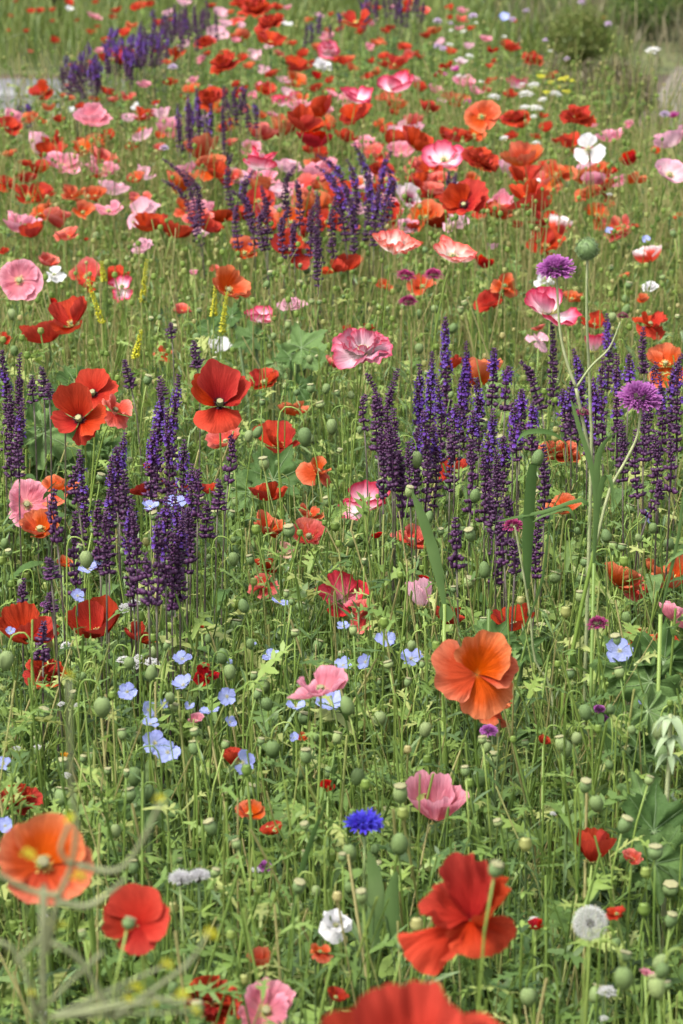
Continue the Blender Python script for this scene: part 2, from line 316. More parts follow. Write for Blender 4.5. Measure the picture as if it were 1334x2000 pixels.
def leafy(bk, P, hmin, hmax, nleaf, lobes, llen, rad, K, tint0=.6, pods=0., stemtint=.75, leaflow=.12, leafhigh=.85, lw=.16, sd=.24):
    """upright poppy-like plants: stem, cut leaves, sometimes a small capsule"""
    n = len(P); h = rng.uniform(hmin, hmax, n)*(.85+.3*patchy(P, 1.1, 2.)); lean = hdir(n)*rng.uniform(0, .27, n)[:, None]*h[:, None]
    P1 = P+Z3*h[:, None]*.55+hdir(n)*(rng.uniform(0, .12, n)*h)[:, None]; P2 = P+lean+Z3*h[:, None]
    t = np.linspace(0, 1, 5)[None, :, None]; C = P[:, None]*(1-t)**2+P1[:, None]*2*t*(1-t)+P2[:, None]*t*t
    ti = np.clip(rng.normal(stemtint, .14, n), 0, 1); ti = np.where(rng.random(n) < .10, rng.uniform(.95, 1, n), ti)
    bk.tubes(C, (rad*rng.uniform(.7, 1.25, n))[:, None]*np.linspace(1.1, .75, 5)[None], ti, K)
    if pods:
        k = rng.random(n) < pods; m = k.sum(); r = rng.uniform(.0035, .0062, m); bk.blobs(P2[k]-Z3*.002, r, r*2.1, np.clip(rng.normal(.8, .12, m), 0, 1))
    if not nleaf: return
    idx = np.repeat(np.arange(n), nleaf); m = len(idx); f = rng.uniform(leaflow, leafhigh, m)
    fb = f[:, None]; A = P[idx]*(1-fb)**2+P1[idx]*2*fb*(1-fb)+P2[idx]*fb**2
    d = hdir(m); L = llen*rng.uniform(.55, 1.3, m)*(1.15-.6*f); rise = rng.uniform(.1, 1.15, m)
    B = A+d*(L*.5)[:, None]+Z3*(L*.5*rise)[:, None]; E = A+d*L[:, None]+Z3*(L*(rise*.75-rng.uniform(0, .6, m)))[:, None]
    side = unit(np.stack([-d[:, 1], d[:, 0], rng.normal(0, .35, m)], -1))
    lt = np.clip(rng.normal(tint0, sd, m)+.3*(patchy(A, 1.6)-.5)+.12*(f-.5), 0, .9)
    if not lobes: bk.ribbons(A, B, E, L*lw, side, [.35, .9, 1, .7, .06], lt); return
    bk.ribbons(A, B, E, L*lw*.8, side, [.5, 1, .8, .06], lt)
    for j in range(lobes):
        u = .25+.6*(j+.5)/lobes
        c = A*(1-u)**2+B*2*u*(1-u)+E*u*u; tg = unit((B-A)*(1-u)+(E-B)*u)
        for sg in (-1, 1):
            dd = unit(side*sg+tg*rng.uniform(.3, .9, m)[:, None]+Z3*rng.normal(.1, .3, m)[:, None]); l = L*.34*(1.1-.6*u)*rng.uniform(.6, 1.3, m)
            e = c+dd*l[:, None]; bk.ribbons(c, (c+e)/2+Z3*(l*.1)[:, None], e, l*.42, unit(np.cross(dd, np.cross(side, tg))), [.7, 1, .05], lt)
def blades(bk, P, lmin, lmax, wd, tint0, spread=.5, sd=.16):
    n = len(P); L = rng.uniform(lmin, lmax, n); d = hdir(n); s = rng.uniform(.05, spread, n)
    E = P+d*(L*s)[:, None]+Z3*(L*np.sqrt(np.maximum(.2, 1-s*s))*rng.uniform(.8, 1, n))[:, None]; B = P+d*(L*s*.2)[:, None]+Z3*(L*.62)[:, None]
    side = unit(np.stack([-d[:, 1], d[:, 0], 0*L], -1)+hdir(n)*.6)
    bk.ribbons(P, B, E, wd*rng.uniform(.6, 1.4, n), side, [.8, 1, .95, .7, .05], np.clip(rng.normal(tint0, sd, n)+.2*(patchy(P)-.5), 0, 1))
def threads(bk, P, hmin, hmax, nl, ll, tint0):
    """thin wiry stems with many tiny narrow leaves, as on flax"""
    n = len(P); h = rng.uniform(hmin, hmax, n); P2 = P+hdir(n)*(h*rng.uniform(0, .2, n))[:, None]+Z3*h[:, None]; P1 = (P+P2)/2+hdir(n)*(.04*h)[:, None]
    t = np.linspace(0, 1, 4)[None, :, None]; C = P[:, None]*(1-t)**2+P1[:, None]*2*t*(1-t)+P2[:, None]*t*t
    bk.tubes(C, np.full((n, 4), .0009), np.clip(rng.normal(tint0+.1, .1, n), 0, 1), 3)
    idx = np.repeat(np.arange(n), nl); m = len(idx); f = rng.uniform(.3, 1, m)[:, None]; A = P[idx]*(1-f)**2+P1[idx]*2*f*(1-f)+P2[idx]*f*f
    d = unit(hdir(m)+Z3*rng.uniform(.3, 1.4, m)[:, None]); L = ll*rng.uniform(.6, 1.3, m); E = A+d*L[:, None]
    bk.ribbons(A, (A+E)/2+Z3*(L*.1)[:, None], E, L*.13, unit(np.cross(d, hdir(m))), [.5, 1, .1], np.clip(rng.normal(tint0, .15, m), 0, 1))

bk = Bulk()                                                   # near and middle meadow: poppy plants
leafy(bk, spots(620, 1.7, 4.6), .40, .60, 8, 3, .080, .0015, 4, .58, .10, .76, leaflow=.3, leafhigh=.95, lw=.2)
leafy(bk, spots(330, 1.7, 4.6), .20, .42, 7, 3, .10, .0014, 3, .42, 0, .6, lw=.2)
leafy(bk, spots(360, 4.6, 8.0, .4), .38, .58, 9, 3, .075, .0015, 3, .66, .45, .88, sd=.30)
leafy(bk, spots(200, 4.6, 8.0, .4), .2, .42, 6, 2, .10, .0015, 3, .5, 0, .6, sd=.3)
leafy(bk, spots(330, 8.0, 12.4, .4), .34, .58, 10, 0, .075, .0018, 3, .46, .5, .7, lw=.26, sd=.36)
leafy(bk, spots(480, 1.7, 4.6), .40, .61, 0, 0, .09, .0013, 3, .7, .06, .78)
leafy(bk, spots(520, 1.7, 4.6), .40, .60, 10, 2, .050, .0012, 3, .56, .05, .7, leaflow=.45, leafhigh=1., lw=.17)      # bare flower stems
leafy(bk, spots(520, 4.6, 9.5), .40, .62, 0, 0, .09, .0016, 3, .7, .45, .92)
bk.build('meadow_foliage', M_green, 'dense cut-leaved green foliage and bare stems filling the meadow', 'foliage')
bk = Bulk()                                                   # grasses
blades(bk, spots(800, 1.7, 4.6), .25, .56, .0042, .66); blades(bk, spots(420, 4.6, 9), .25, .57, .005, .74, .5, .24); blades(bk, spots(300, 9, 12.4), .25, .55, .005, .6)
bk.build('meadow_grass', M_green, 'thin green grass blades growing up through the meadow', 'grass')
bk = Bulk()
threads(bk, spots(520, 1.8, 4.8), .36, .57, 24, .024, .55); threads(bk, spots(160, 4.8, 8), .3, .55, 14, .026, .55)
leafy(bk, spots(160, 1.7, 6.), .18, .36, 7, 0, .13, .0016, 3, .5, 0, .5, lw=.3)
bk.build('wiry_undergrowth', M_cool, 'wiry blue-green stems with tiny narrow leaves between the poppies', 'undergrowth')
def region(n, x0, x1, y0, y1): return np.stack([rng.uniform(x0, x1, n), rng.uniform(y0, y1, n), np.zeros(n)], -1)
bk = Bulk()
P = region(16000, -5, 1.5, 14.7, 22); blades(bk, P, .12, .36, .007, .38, .6, .2)
P = region(1500, -5, .6, 14.7, 22); threads(bk, P, .2, .42, 6, .03, .45)
bk.build('verge_grass', M_dry, 'yellowish rough grass on the verge beyond the asphalt path', 'grass'); bk = Bulk()
P = region(14000, .9, 6, 15.6, 24); blades(bk, P, .1, .35, .007, .38, .6, .2)
P = region(5000, .6, 3.2, 8.7, 12.6); P = P[P[:, 1] > yback(P[:, 0])-.15]; blades(bk, P, .03, .12, .005, .7, .9, .25)
P = region(900, 1.5, 2.6, 12.6, 15.8); P = P[rng.random(len(P)) < .35*patchy(P, 2)*2]; blades(bk, P, .05, .16, .005, .5, .8, .25)
P = region(1800, -4, -1.0, 8.7, 11.6); blades(bk, P, .05, .2, .005, .5, .8, .25)
bk.build('dry_bank_grass', M_brown, 'dry brownish grass on the bank around the gravel path', 'grass')

# ------------------------------------------------------------------ poppies
def prof_poly(phi0, phi1, n=24):
    rho = z = 0.; mx = 0.; out = []
    for i in range(n+1):
        out.append((rho, z)); p = R_(phi0+(phi1-phi0)*(i/n)**1.2); rho += math.sin(p)/n; z += math.cos(p)/n
    return out
def petal_geo(A, phi0, phi1, ruf, seed, nu, nv, notch=.05, fold=0.):
    """one petal of unit length: a fan swept round the flower axis (z), bowed from phi0 to phi1, crinkled towards its rim"""
    r = random.Random(seed); pr = prof_poly(phi0, phi1, 40); g = G()
    waves = [(r.uniform(1.5, 9), r.uniform(0, 6.3), r.uniform(.3, 1)/(1+.25*k)) for k in range(5)]
    fine = [(r.uniform(10, 24), r.uniform(0, 6.3), r.uniform(.1, .3)) for k in range(4)]
    so = r.uniform(0, 50); asym = r.uniform(-.14, .14); twist = r.uniform(-.12, .12); vs = []; pu = []; pv = []
    for j in range(nv+1):
        v = (j/nv)**.85
        for i in range(nu+1):
            u = -1+2*i/nu
            e = 1-.20*abs(u)**2.6-.10*abs(u)**8+asym*u+notch*sum(a*math.sin(k*u+p) for k, p, a in waves)*.5+notch*.25*sum(math.sin(k*u+p) for k, p, a in fine)
            rr = v*e; q = min(rr, 1.25)*40; k = min(int(q), 39); f = q-k
            a0, b0 = pr[k]; a1, b1 = pr[k+1]; rho = a0+(a1-a0)*f; z = b0+(b1-b0)*f
            th = u*R_(A)*(1-.12*(1-v))+twist*v
            ph = R_(phi0+(phi1-phi0)*min(1, rr))
            d = ruf*(v**1.6)*sum(a*math.sin(k*u+p+2*v) for k, p, a in waves)*.33 + ruf*.17*(v**2.2)*sum(math.sin(k*u+p+1.5*v) for k, p, a in fine)
            d += fold*v*(abs(u)**1.5)+ruf*.9*v*noise.noise(Vector((u*1.6+so, v*1.9, so*.7)))+ruf*.35*v*noise.noise(Vector((u*5+so, v*2.4, so*1.7)))
            rho -= math.cos(ph)*d; z += math.sin(ph)*d
            vs.append((rho*math.cos(th), rho*math.sin(th), z)); pu.append(u); pv.append(v)
    W = nu+1; fs = [(j*W+i, j*W+i+1, (j+1)*W+i+1, (j+1)*W+i) for j in range(nv) for i in range(nu)]
    g.add(vs, fs, pu, pv); return g
# layers: (count, half angle, phi at base, phi at tip, relative length, ruffle)
FORMS = {
 'b': [(2, 78, 74, 14, 1.0, .12), (2, 70, 60, 2, .94, .13)],
 'u': [(2, 88, 50, 6, 1.0, .06), (2, 80, 40, 2, .96, .06)],
 's': [(2, 82, 84, 28, 1.0, .16), (2, 74, 70, 12, .95, .17)],
 'f': [(2, 80, 78, 36, 1.0, .12), (2, 74, 66, 20, .92, .13)],
 'v': [(2, 82, 84, 66, 1.0, .09), (2, 76, 74, 50, .95, .10)],
 'x': [(4, 58, 88, 62, 1.0, .15), (5, 50, 72, 28, .88, .17), (5, 42, 50, 2, .68, .18)],
 'k': [(2, 84, 86, 112, 1.0, .20), (2, 80, 62, 24, .95, .18)],
 't': [(1, 56, 84, 66, 1.0, .07), (1, 50, 84, 70, .98, .07), (1, 52, 84, 70, .98, .07)],
}
TILT = {'b': (6, 26, 180), 'u': (4, 20, 180), 's': (12, 32, 60), 'f': (26, 46, 35), 'v': (58, 72, 22), 'x': (14, 34, 60), 'k': (15, 40, 80), 't': (70, 78, 10)}
PLIB = {}
def petal_mesh(kind, form, layer, k, lod):
    key = (kind, form, layer, k, lod)
    if key not in PLIB:
        n, A, p0, p1, rl, ruf = FORMS[form][layer]; nu, nv = ((8, 6), (14, 10), (28, 16))[lod]; r = random.Random(str(key))
        gk = (form, layer, k, lod)
        g = petal_geo(A*r.uniform(.92, 1.06), p0+r.uniform(-5, 5), p1+r.uniform(-9, 9), ruf*r.uniform(.7, 1.5), str(gk), nu, nv, fold=r.uniform(-.06, .08))
        PLIB[key] = g.mesh('petal', PM[kind])
    return PLIB[key]
def capsule_mesh(mat=None):
    g = G(); g.spin([(.12, 0), (.35, .04), (.78, .35), (1, .95), (.92, 1.5), (.66, 1.78), (.6, 1.85)], 10, rib=.03); return g.mesh('capsule', mat or M_pod)
def crown_mesh():
    g = G(); g.spin([(.5, 1.8), (.86, 1.84), (.93, 1.93), (.7, 2.0), (.25, 2.04)], 12, rib=.07); return g.mesh('crown', M_crown)
CAPS, CROWN = capsule_mesh(), crown_mesh()
def stamen_mesh(mat):
    g = G(); r = random.Random(3)
    for i in range(46):
        a = r.uniform(0, 6.28); e = r.uniform(.45, 1.25); d = Vector((math.cos(a)*math.sin(e), math.sin(a)*math.sin(e), math.cos(e))); l = r.uniform(.75, 1.1)
        g.tube([d*.15, d*l], [.02, .015], 3); g.seedlet(d*l-d*.05, d+Vector((r.uniform(-.5, .5), r.uniform(-.5, .5), 0)), .22, .06)
    return g.mesh('stamens', mat)
STAM = {'y': stamen_mesh(M_stamY), 'd': stamen_mesh(M_stamD)}
def poppy_leaf(seed):
    r = random.Random(seed); g = G(); n = 6; L = 1.
    pts = [Vector((t*L, 0, .35*t-.5*t*t)) for t in [i/n for i in range(n+1)]]
    g.ribbon(pts, [.06, .12, .13, .12, .1, .07, .01], (0, 1, 0))
    for i in range(1, n):
        for sg in (-1, 1):
            l = .34*(1.1-.7*i/n)*r.uniform(.7, 1.2); b = pts[i]; d = Vector((.55, sg, r.uniform(-.2, .3))).normalized()
            g.ribbon([b, b+d*l*.5, b+d*l+Vector((.05, 0, -.03))], [.09, .1, .008], Vector((1, -sg*.5, 0)))
    return g.mesh('leaf', M_stem)
PLEAF = [poppy_leaf(i) for i in range(3)]
def stem_part(root, tip_local, ax, rad, bend=.12, seed=0, mat=None, n=9, K=5, name='stem'):
    r = random.Random(seed); tip = Vector(tip_local); L = tip.length
    p1 = Vector((r.uniform(-.03, .03), r.uniform(-.03, .03), L*.45)); p2 = tip-Vector(ax)*min(bend, L*.35)
    pts = bez((0, 0, 0), p1, p2, tip, n); g = G(); g.tube(pts, [rad*(1.25-.35*i/n) for i in range(n+1)], K)
    part(name, g.mesh(name, mat or M_stem), root); return pts
CW = {'r': 'scarlet', 'v': 'scarlet dark-blotched', 'd': 'dark crimson', 'o': 'orange', 'c': 'coral', 'p': 'pink', 'l': 'pale pink', 'w': 'white', 'b': 'rose white-centred',
      'e': 'white-rimmed coral', 'f': 'white coral-edged', 'k': 'pale dark-centred', 'q': 'rose red', 'a': 'blush rose-edged', 'm': 'magenta', 'h': 'faded cream'}
FW = {'b': 'bowl-shaped', 'u': 'cup-shaped', 's': 'saucer-shaped', 'f': 'open-faced', 'v': 'flat wide-open', 'x': 'ruffled double', 'k': 'floppy', 't': 'three-petalled'}
ALL = []                                                       # (root, label parts) for the final labels
POPPX = []
QUEUE = []
def poppy(*a, **k): QUEUE.append((a, k))
def build_poppy(px, py, wpx, kind, form=None, tilt=None, az=None, roll=None, z=None, y=None, label=None, petals=None, dark=None, D=.070, centre=True):
    r = random.Random(px*7919+py*31+wpx)
    form = form or r.choice('bbbssuffk' if wpx > 20 else 'bs')
    d = ray(px, py)
    if y is not None: P = at_y(px, py, y)
    else:
        if z is None: z = min(.74, max(.54, CAMZ+d.z*(D*F/wpx)))+r.uniform(-.015, .015)
        P = at_z(px, py, z)
    wm = wpx*mpp(P)*(1.0 if petals else (1.3 if py < 480 and 16 < wpx < 64 else 1.14))
    t0, t1, aw = TILT[form]
    tilt = R_(r.uniform(t0, t1) if tilt is None else tilt); az = R_(r.uniform(-aw, aw) if az is None else az)
    roll = R_(r.uniform(0, 360) if roll is None else roll)
    ax = Vector((math.sin(tilt)*math.sin(az), -math.sin(tilt)*math.cos(az), math.cos(tilt)))
    if petals:  lay = petals
    else: lay = FORMS[form]
    n, A, p0, p1, rl, _ = (1, *lay[0][1:4], 1., 0) if petals else lay[0]
    pp = prof_poly(p0, p1); rmax = max(a for a, b in pp); ztip = pp[-1][1]
    if petals: rmax = max(max(a for a, b in prof_poly(q[2], q[3]))*q[4]*(1 if abs(math.cos(R_(q[0]))) > .4 else .75) for q in petals)
    Rm = wm*.5/max(.35, rmax)*(.98 if form not in 'uk' else 1.0)
    O = P-ax*(ztip*.42*Rm)
    base = Vector((O.x+r.uniform(-.04, .04)-ax.x*.05, O.y+r.uniform(-.04, .04)+.02, 0))
    root = empty('poppy', base); lo = O-base; Fm = Matrix.Translation(lo) @ axis_frame(ax, roll)
    lod = 2 if wpx > 75 else (1 if wpx > 34 else 0)
    if petals:
        for k, (a0, A, q0, q1, rl, ruf) in enumerate(petals):
            g = petal_geo(A, q0, q1, ruf, f'{px}{py}{k}', 34, 20, fold=r.uniform(-.03, .06))
            part('petal', g.mesh('petal', PM[kind]), root, Fm @ Matrix.Rotation(R_(a0), 4, 'Z') @ Matrix.Scale(Rm*rl, 4))
    elif wpx < 17:
        g = G()
        for li, (n, A, q0, q1, rl, ruf) in enumerate(lay):
            for k in range(n):
                pg = petal_geo(A, q0, q1, ruf, r.random(), 5, 4); M = Matrix.Rotation(2*math.pi*k/n+li*math.pi/2, 4, 'Z') @ Matrix.Scale(Rm*rl, 4)
                g.add([M @ Vector(v) for v in pg.v], pg.f, pg.pu, pg.pv)
        part('bloom', g.mesh('bloom', PM[kind]), root, Fm)
    else:
        for li, (n, A, q0, q1, rl, ruf) in enumerate(lay):
            for k in range(n):
                a = 2*math.pi*k/n+li*math.pi/(2 if n == 2 else n)+r.uniform(-.16, .16)
                if form == 't': a = li*2.09+math.pi/2-roll
                drop = r.uniform(22, 60) if (li == 0 and k == 0 and form in 'bfs' and r.random() < .45) else r.uniform(-9, 12)
                M = Fm @ Matrix.Rotation(a, 4, 'Z') @ Matrix.Rotation(R_(drop), 4, 'Y') @ Matrix.Scale(Rm*rl*r.uniform(.84, 1.08), 4)
                part('petal', petal_mesh(kind, form, li, r.randrange(5), lod), root, M)
    if wpx >= 26 and centre:
        cr = min(.0046, Rm*.12); c = part('capsule', CAPS, root, Fm @ Matrix.Scale(cr, 4))
        if wpx > 60: part('crown', CROWN, c)
        dk = dark if dark is not None else kind in 'vdk'
        part('stamens', STAM['d' if dk else 'y'], root, Fm @ Matrix.Scale(Rm*.21, 4))
    pts = stem_part(root, lo, ax, .0013 if wpx > 30 else .0016, .10, px+py)
    if wpx > 70:
        for k in (2, 4): part('leaf', PLEAF[(px+k) % 3], root, Matrix.Translation(pts[k]) @ Matrix.Rotation(r.uniform(0, 6.28), 4, 'Z') @ Matrix.Scale(r.uniform(.07, .11), 4))
    ALL.append((root, label, f'{CW[kind]} {FW[form]} poppy', O, 'poppy', 'poppies of the meadow', wpx)); POPPX.append((px, py, wpx))
    return root
exec_table = """
425 67 36 l f|439 47 28 l s|431 26 32 l s|360 5 30 l s|327 25 26 l f|462 42 30 c b|500 18 60 r x|526 46 52 r x|484 8 42 r b|559 42 28 w s|470 75 34 o b|528 80 50 r s
400 85 40 r x|342 108 36 r b|440 107 28 r b|437 128 52 r x|392 116 20 p|497 107 30 l f|515 135 26 l x|512 162 28 b f|590 106 28 r s|580 131 44 r s|642 98 40 b x|655 115 24 r
630 128 34 w x|620 148 28 d b|232 115 42 v b|169 138 34 v b|283 165 28 p b|332 161 30 r b|377 157 24 p|250 188 32 c x|210 178 28 r b|80 180 42 v f|132 189 30 o b|186 194 24 o b
95 210 32 o b|163 211 30 r s|140 214 16 w|60 233 34 o s|82 238 20 o|114 233 26 r b|179 233 56 p s|15 248 44 v f|265 210 22 w x|280 225 36 r b|276 257 28 o|332 260 24 l x
400 228 30 l f|102 280 44 r b|100 300 50 r s|19 299 28 o f|120 320 54 p s|197 327 52 p s|190 343 24 r|72 330 44 r b|50 350 34 r b|82 378 38 r b|145 380 42 o s|265 350 34 o s
410 193 50 r x|472 175 28 r|478 212 30 o|520 180 34 r|548 200 36 b b|582 192 34 b x|645 180 26 r|577 158 40 o s|626 217 54 r b|560 250 46 r b|597 243 62 r b|612 275 54 d b|640 250 30 r
510 262 50 c b|490 290 34 l x|510 316 72 b b|397 298 46 o u|398 322 36 o b|427 340 40 r b|460 340 30 c|560 328 38 l b|510 350 54 p s|626 337 56 p b|620 362 30 o s
697 40 48 r s|790 20 22 r|830 20 24 c|672 120 28 r|773 122 36 r b|734 84 22 o|850 60 32 o|921 52 20 r|960 98 28 d|995 93 36 r s|1040 118 38 r x|967 120 18 r|915 90 24 l
872 128 30 d b|900 120 26 k f|862 145 20 m|912 162 28 r b|960 156 26 r b|1012 165 36 b b|997 185 28 r b|1080 147 24 r|950 176 24 c|772 168 56 b b|790 145 30 r|697 192 58 b s
697 225 56 r s|682 240 26 v f|770 205 40 o b|770 220 22 r|837 212 38 r b|892 200 40 o b|941 228 60 o v|1007 233 50 r x|1126 231 60 r x|1160 244 24 p|1060 227 20 r|803 242 40 c b|802 256 40 l b
818 280 62 r b|785 296 44 p b|866 308 74 b f|872 260 32 r|900 268 42 r b|940 318 74 r x|1022 310 60 o b|1025 344 60 r b|1062 320 24 r|820 332 54 c x|1115 280 40 r b|1085 275 22 r
1000 266 26 r|1047 266 24 o|1310 275 58 l b|1282 295 26 o|1310 338 68 l f|1230 315 34 d|1150 348 52 o b|1155 330 40 l s|1190 335 30 d b|1205 355 34 p b|1237 350 34 o|1090 345 56 o k
1150 382 50 o x|1030 378 62 r b|1037 368 40 w k|925 355 36 o|887 362 26 k f|802 388 54 k f|840 376 46 r b|905 396 86 v f|980 400 48 p s|945 410 44 r|733 300 36 c|745 335 46 r x|695 358 30 o|738 283 26 o
125 420 30 c b|62 455 42 r b|130 460 46 c s|168 468 14 r|283 414 50 l s|290 441 46 r b|8 490 22 r|280 484 44 l x|396 455 38 l f|93 511 42 c b|32 512 20 r|38 547 84 p v|106 539 38 w k
168 538 60 c f|172 556 36 r s|226 540 52 r b|238 558 48 b s|478 492 60 o f|568 486 68 v f|598 452 36 r u|656 524 40 r b|448 563 82 o f|378 533 22 p|418 523 22 c|570 598 50 l x
507 622 56 b s|137 622 86 r b|90 652 84 r b|3 662 32 r|355 606 34 c|428 678 46 w s|320 695 42 o k|515 744 62 r f|575 802 48 o b|660 712 40 c b|102 592 20 d
768 415 36 d b|1064 428 48 r s|1090 447 40 e u|1066 477 60 r s|1167 418 48 o f|1267 502 58 e b|767 482 88 f s|793 447 48 l x|812 477 24 r|887 496 88 f s|675 520 52 r b|749 558 34 o f|825 557 52 o f
945 516 40 d|962 482 26 l|985 562 60 o k|957 592 54 r f|1072 597 90 b b|1118 582 42 o s|1270 562 34 w x|1062 551 34 w k|1255 585 32 o u|1160 632 50 r s|1267 638 68 r k|1160 675 38 b u|1300 706 82 o s
935 735 74 o u|880 712 42 r b|680 642 22 r|720 640 24 d|1110 632 26 c|1052 640 26 c|1220 537 20 o|1325 423 18 o|1050 668 46 l k
115 962 72 o k|78 1030 84 o f|440 860 68 c s|545 862 76 r b|618 925 70 o k|525 966 62 r b|522 1032 70 o s|603 1045 72 c s|605 1002 52 o s|520 1104 40 r b|513 1146 54 c k|558 1076 40 h b
290 912 24 r|278 960 38 r b|345 955 46 r b|405 957 34 r b|125 1100 32 o|712 982 94 b s|880 917 58 r s|1097 888 82 o x|1100 990 70 o f|805 1053 68 c s|823 1169 56 l u|1212 1131 74 o b|1310 1122 92 o b
1248 1152 54 c k|708 1198 54 c s|873 1208 58 r b|1003 1214 78 r b|1315 1200 58 p b|828 1132 26 d|737 1046 26 d|48 1232 100 r b|270 1240 54 r b|85 1320 78 r x|404 1322 50 d k|382 1402 32 p u|455 1482 36 r u
35 1562 82 r x|488 1587 56 o s|395 1222 20 r|640 1536 30 d|588 1440 24 o|955 1388 96 o k|1063 1447 32 r b|853 1574 96 p u|1250 1254 58 o k|1303 1266 58 r s
535 1622 46 r s|510 1880 44 o u|625 1862 48 o k|415 1955 112 r x|520 1972 118 p f|657 1946 42 r|655 1811 64 w k|1158 1661 68 r u|1235 1676 40 c s|1046 1808 34 d b|1204 1783 36 r s|1262 1900 30 p|1315 225 24 m s
912 200 18 m|890 135 20 m|1022 223 20 m|955 128 16 r|1003 40 13 r|718 150 22 r|545 105 22 c|360 190 20 r|305 200 18 r|540 15 26 r|640 60 20 c|750 60 20 r|810 105 18 r|870 185 18 c|1130 300 24 o|1190 400 26 o|1010 440 26 o|1240 440 18 o
"""
rx = random.Random(77); extra = []
while len(extra) < 210:
    x, y = (rx.randrange(10, 1240) if rx.random() < .45 else int(rx.gauss(640, 190))), int(5+450*rx.random()**1.15)
    if x < 5 or x > 1250 or y < 250-(x*.9) or (x > 950 and y < 240): continue
    if all(abs(x-q[0]) > 17 or abs(y-q[1]) > 13 for q in extra): extra.append((x, y)); exec_table += f"|{x} {y} {int((19+y*.06)*rx.uniform(.7, 1.3))} {rx.choice('rrroooppclrl')}"
for row in exec_table.strip().replace('\n', '|').split('|'):
    a = row.split()
    if a: poppy(int(a[0]), int(a[1]), int(a[2]), a[3], a[4] if len(a) > 4 else None)
# the far bed beyond the path (low plants on the verge)
for x, y, wp in [(21, 31, 14), (30, 2, 12), (60, 22, 16), (77, 22, 18), (102, 20, 16), (102, 41, 13), (135, 4, 20), (187, 4, 14), (227, 20, 26), (220, 33, 20), (177, 61, 18), (190, 51, 14), (106, 80, 24), (51, 61, 16), (290, 6, 30), (15, 60, 10), (150, 40, 12)]:
    poppy(x, y, wp, 'r', 'b', y=15.5-y*.006, label='small scarlet poppy in the rough grass beyond the path')
poppy(185, 31, 26, 'p', 's', y=15.4, label='pink poppy in the rough grass beyond the path'); poppy(135, 17, 20, 'w', 'b', y=15.4, label='white poppy in the rough grass beyond the path')
poppy(60, 100, 14, 'c', 'b', y=15.0, label='tiny coral poppy in the rough grass beyond the path')
for x, y, wp in [(1180, 35, 14), (1232, 183, 12), (1247, 210, 16), (1222, 214, 13)]: poppy(x, y, wp, 'r', 'b', y=12.6 if y > 100 else 15.6, label='tiny scarlet poppy near the gravel path')
# poppies whose shape the photograph shows closely: petals given one by one (azimuth, half angle, phi base, phi tip, length, ruffle)
poppy(935, 1308, 188, 'o', 'f', tilt=52, az=6, roll=0, z=.66, centre=False, label='large open orange poppy with crinkled paler rims, facing out', petals=[(72, 100, 56, 30, 1.05, .11), (192, 66, 86, 62, 1.08, .16), (302, 62, 92, 124, 1.0, .18), (10, 56, 80, 52, .9, .14)])
poppy(430, 775, 116, 'v', 'f', tilt=34, az=5, roll=0, label='large scarlet poppy facing out over its dark centre', petals=[(90, 92, 52, 14, 1.2, .08), (268, 84, 95, 122, .85, .13), (160, 66, 66, 26, 1.05, .10), (22, 66, 66, 26, 1.05, .10)])
poppy(150, 810, 122, 'v', 'f', tilt=44, az=-18, roll=0, z=.70, label='scarlet poppy with dark centre leaning over the crinkled leaves', petals=[(80, 86, 50, 22, 1.2, .05), (200, 56, 80, 36, .95, .09), (330, 58, 84, 60, .95, .10), (285, 44, 92, 112, .75, .12)])
poppy(180, 764, 100, 'v', 'f', tilt=40, az=-8, roll=0, z=.69, label='scarlet poppy with a rounded back petal above the crinkled leaves', petals=[(90, 80, 66, 42, 1.05, .04), (10, 70, 88, 64, 1.0, .08), (270, 60, 88, 88, .7, .08), (190, 50, 84, 62, .85, .07)])
poppy(222, 806, 74, 'c', 'k', tilt=40, az=50, z=.69, label='crumpled coral poppy beside two scarlet ones at the crinkled leaves')
poppy(710, 684, 124, 'a', 'x', tilt=22, az=10, z=.72, label='rose and white double poppy with ruffled petals over dark salvia')
poppy(52, 985, 90, 'p', 'v', tilt=66, az=18, label='flat pink poppy with yellow centre facing out beside orange ones')
poppy(665, 1158, 112, 'q', 'f', tilt=24, az=-5, roll=0, centre=False, label='rose poppy with a fluted white-streaked back petal', petals=[(90, 78, 44, 8, 1.0, .14), (190, 62, 74, 28, .9, .14), (350, 62, 78, 36, 1.05, .14), (262, 54, 92, 124, .62, .2)])
poppy(187, 1224, 112, 'r', 'b', tilt=20, az=-30, roll=30, label='broad scarlet poppy seen from the side under the salvia clump', petals=[(0, 80, 70, 8, 1.0, .05), (180, 76, 70, 10, 1.0, .06), (270, 78, 64, 14, 1.0, .05), (90, 70, 60, 0, .95, .06)])
poppy(626, 1342, 104, 'p', 's', tilt=12, az=-10, z=.68, label='pale pink poppy with wide ruffled petals among blue flax')
poppy(85, 1682, 206, 'o', 'f', tilt=46, az=25, roll=0, z=.78, label='big orange poppy with yellow centre behind the mustard branch', petals=[(90, 78, 74, 40, 1.0, .07), (0, 56, 84, 66, 1.0, .09), (180, 62, 84, 60, .95, .09), (280, 66, 86, 84, .85, .10)])
poppy(268, 1800, 138, 'r', 'f', tilt=44, az=-5, roll=0, z=.70, centre=False, label='rounded scarlet poppy with a green capsule standing before it', petals=[(80, 84, 70, 44, 1.0, .04), (275, 54, 88, 84, .78, .07), (185, 48, 78, 40, .95, .10), (0, 60, 80, 56, .85, .06)])
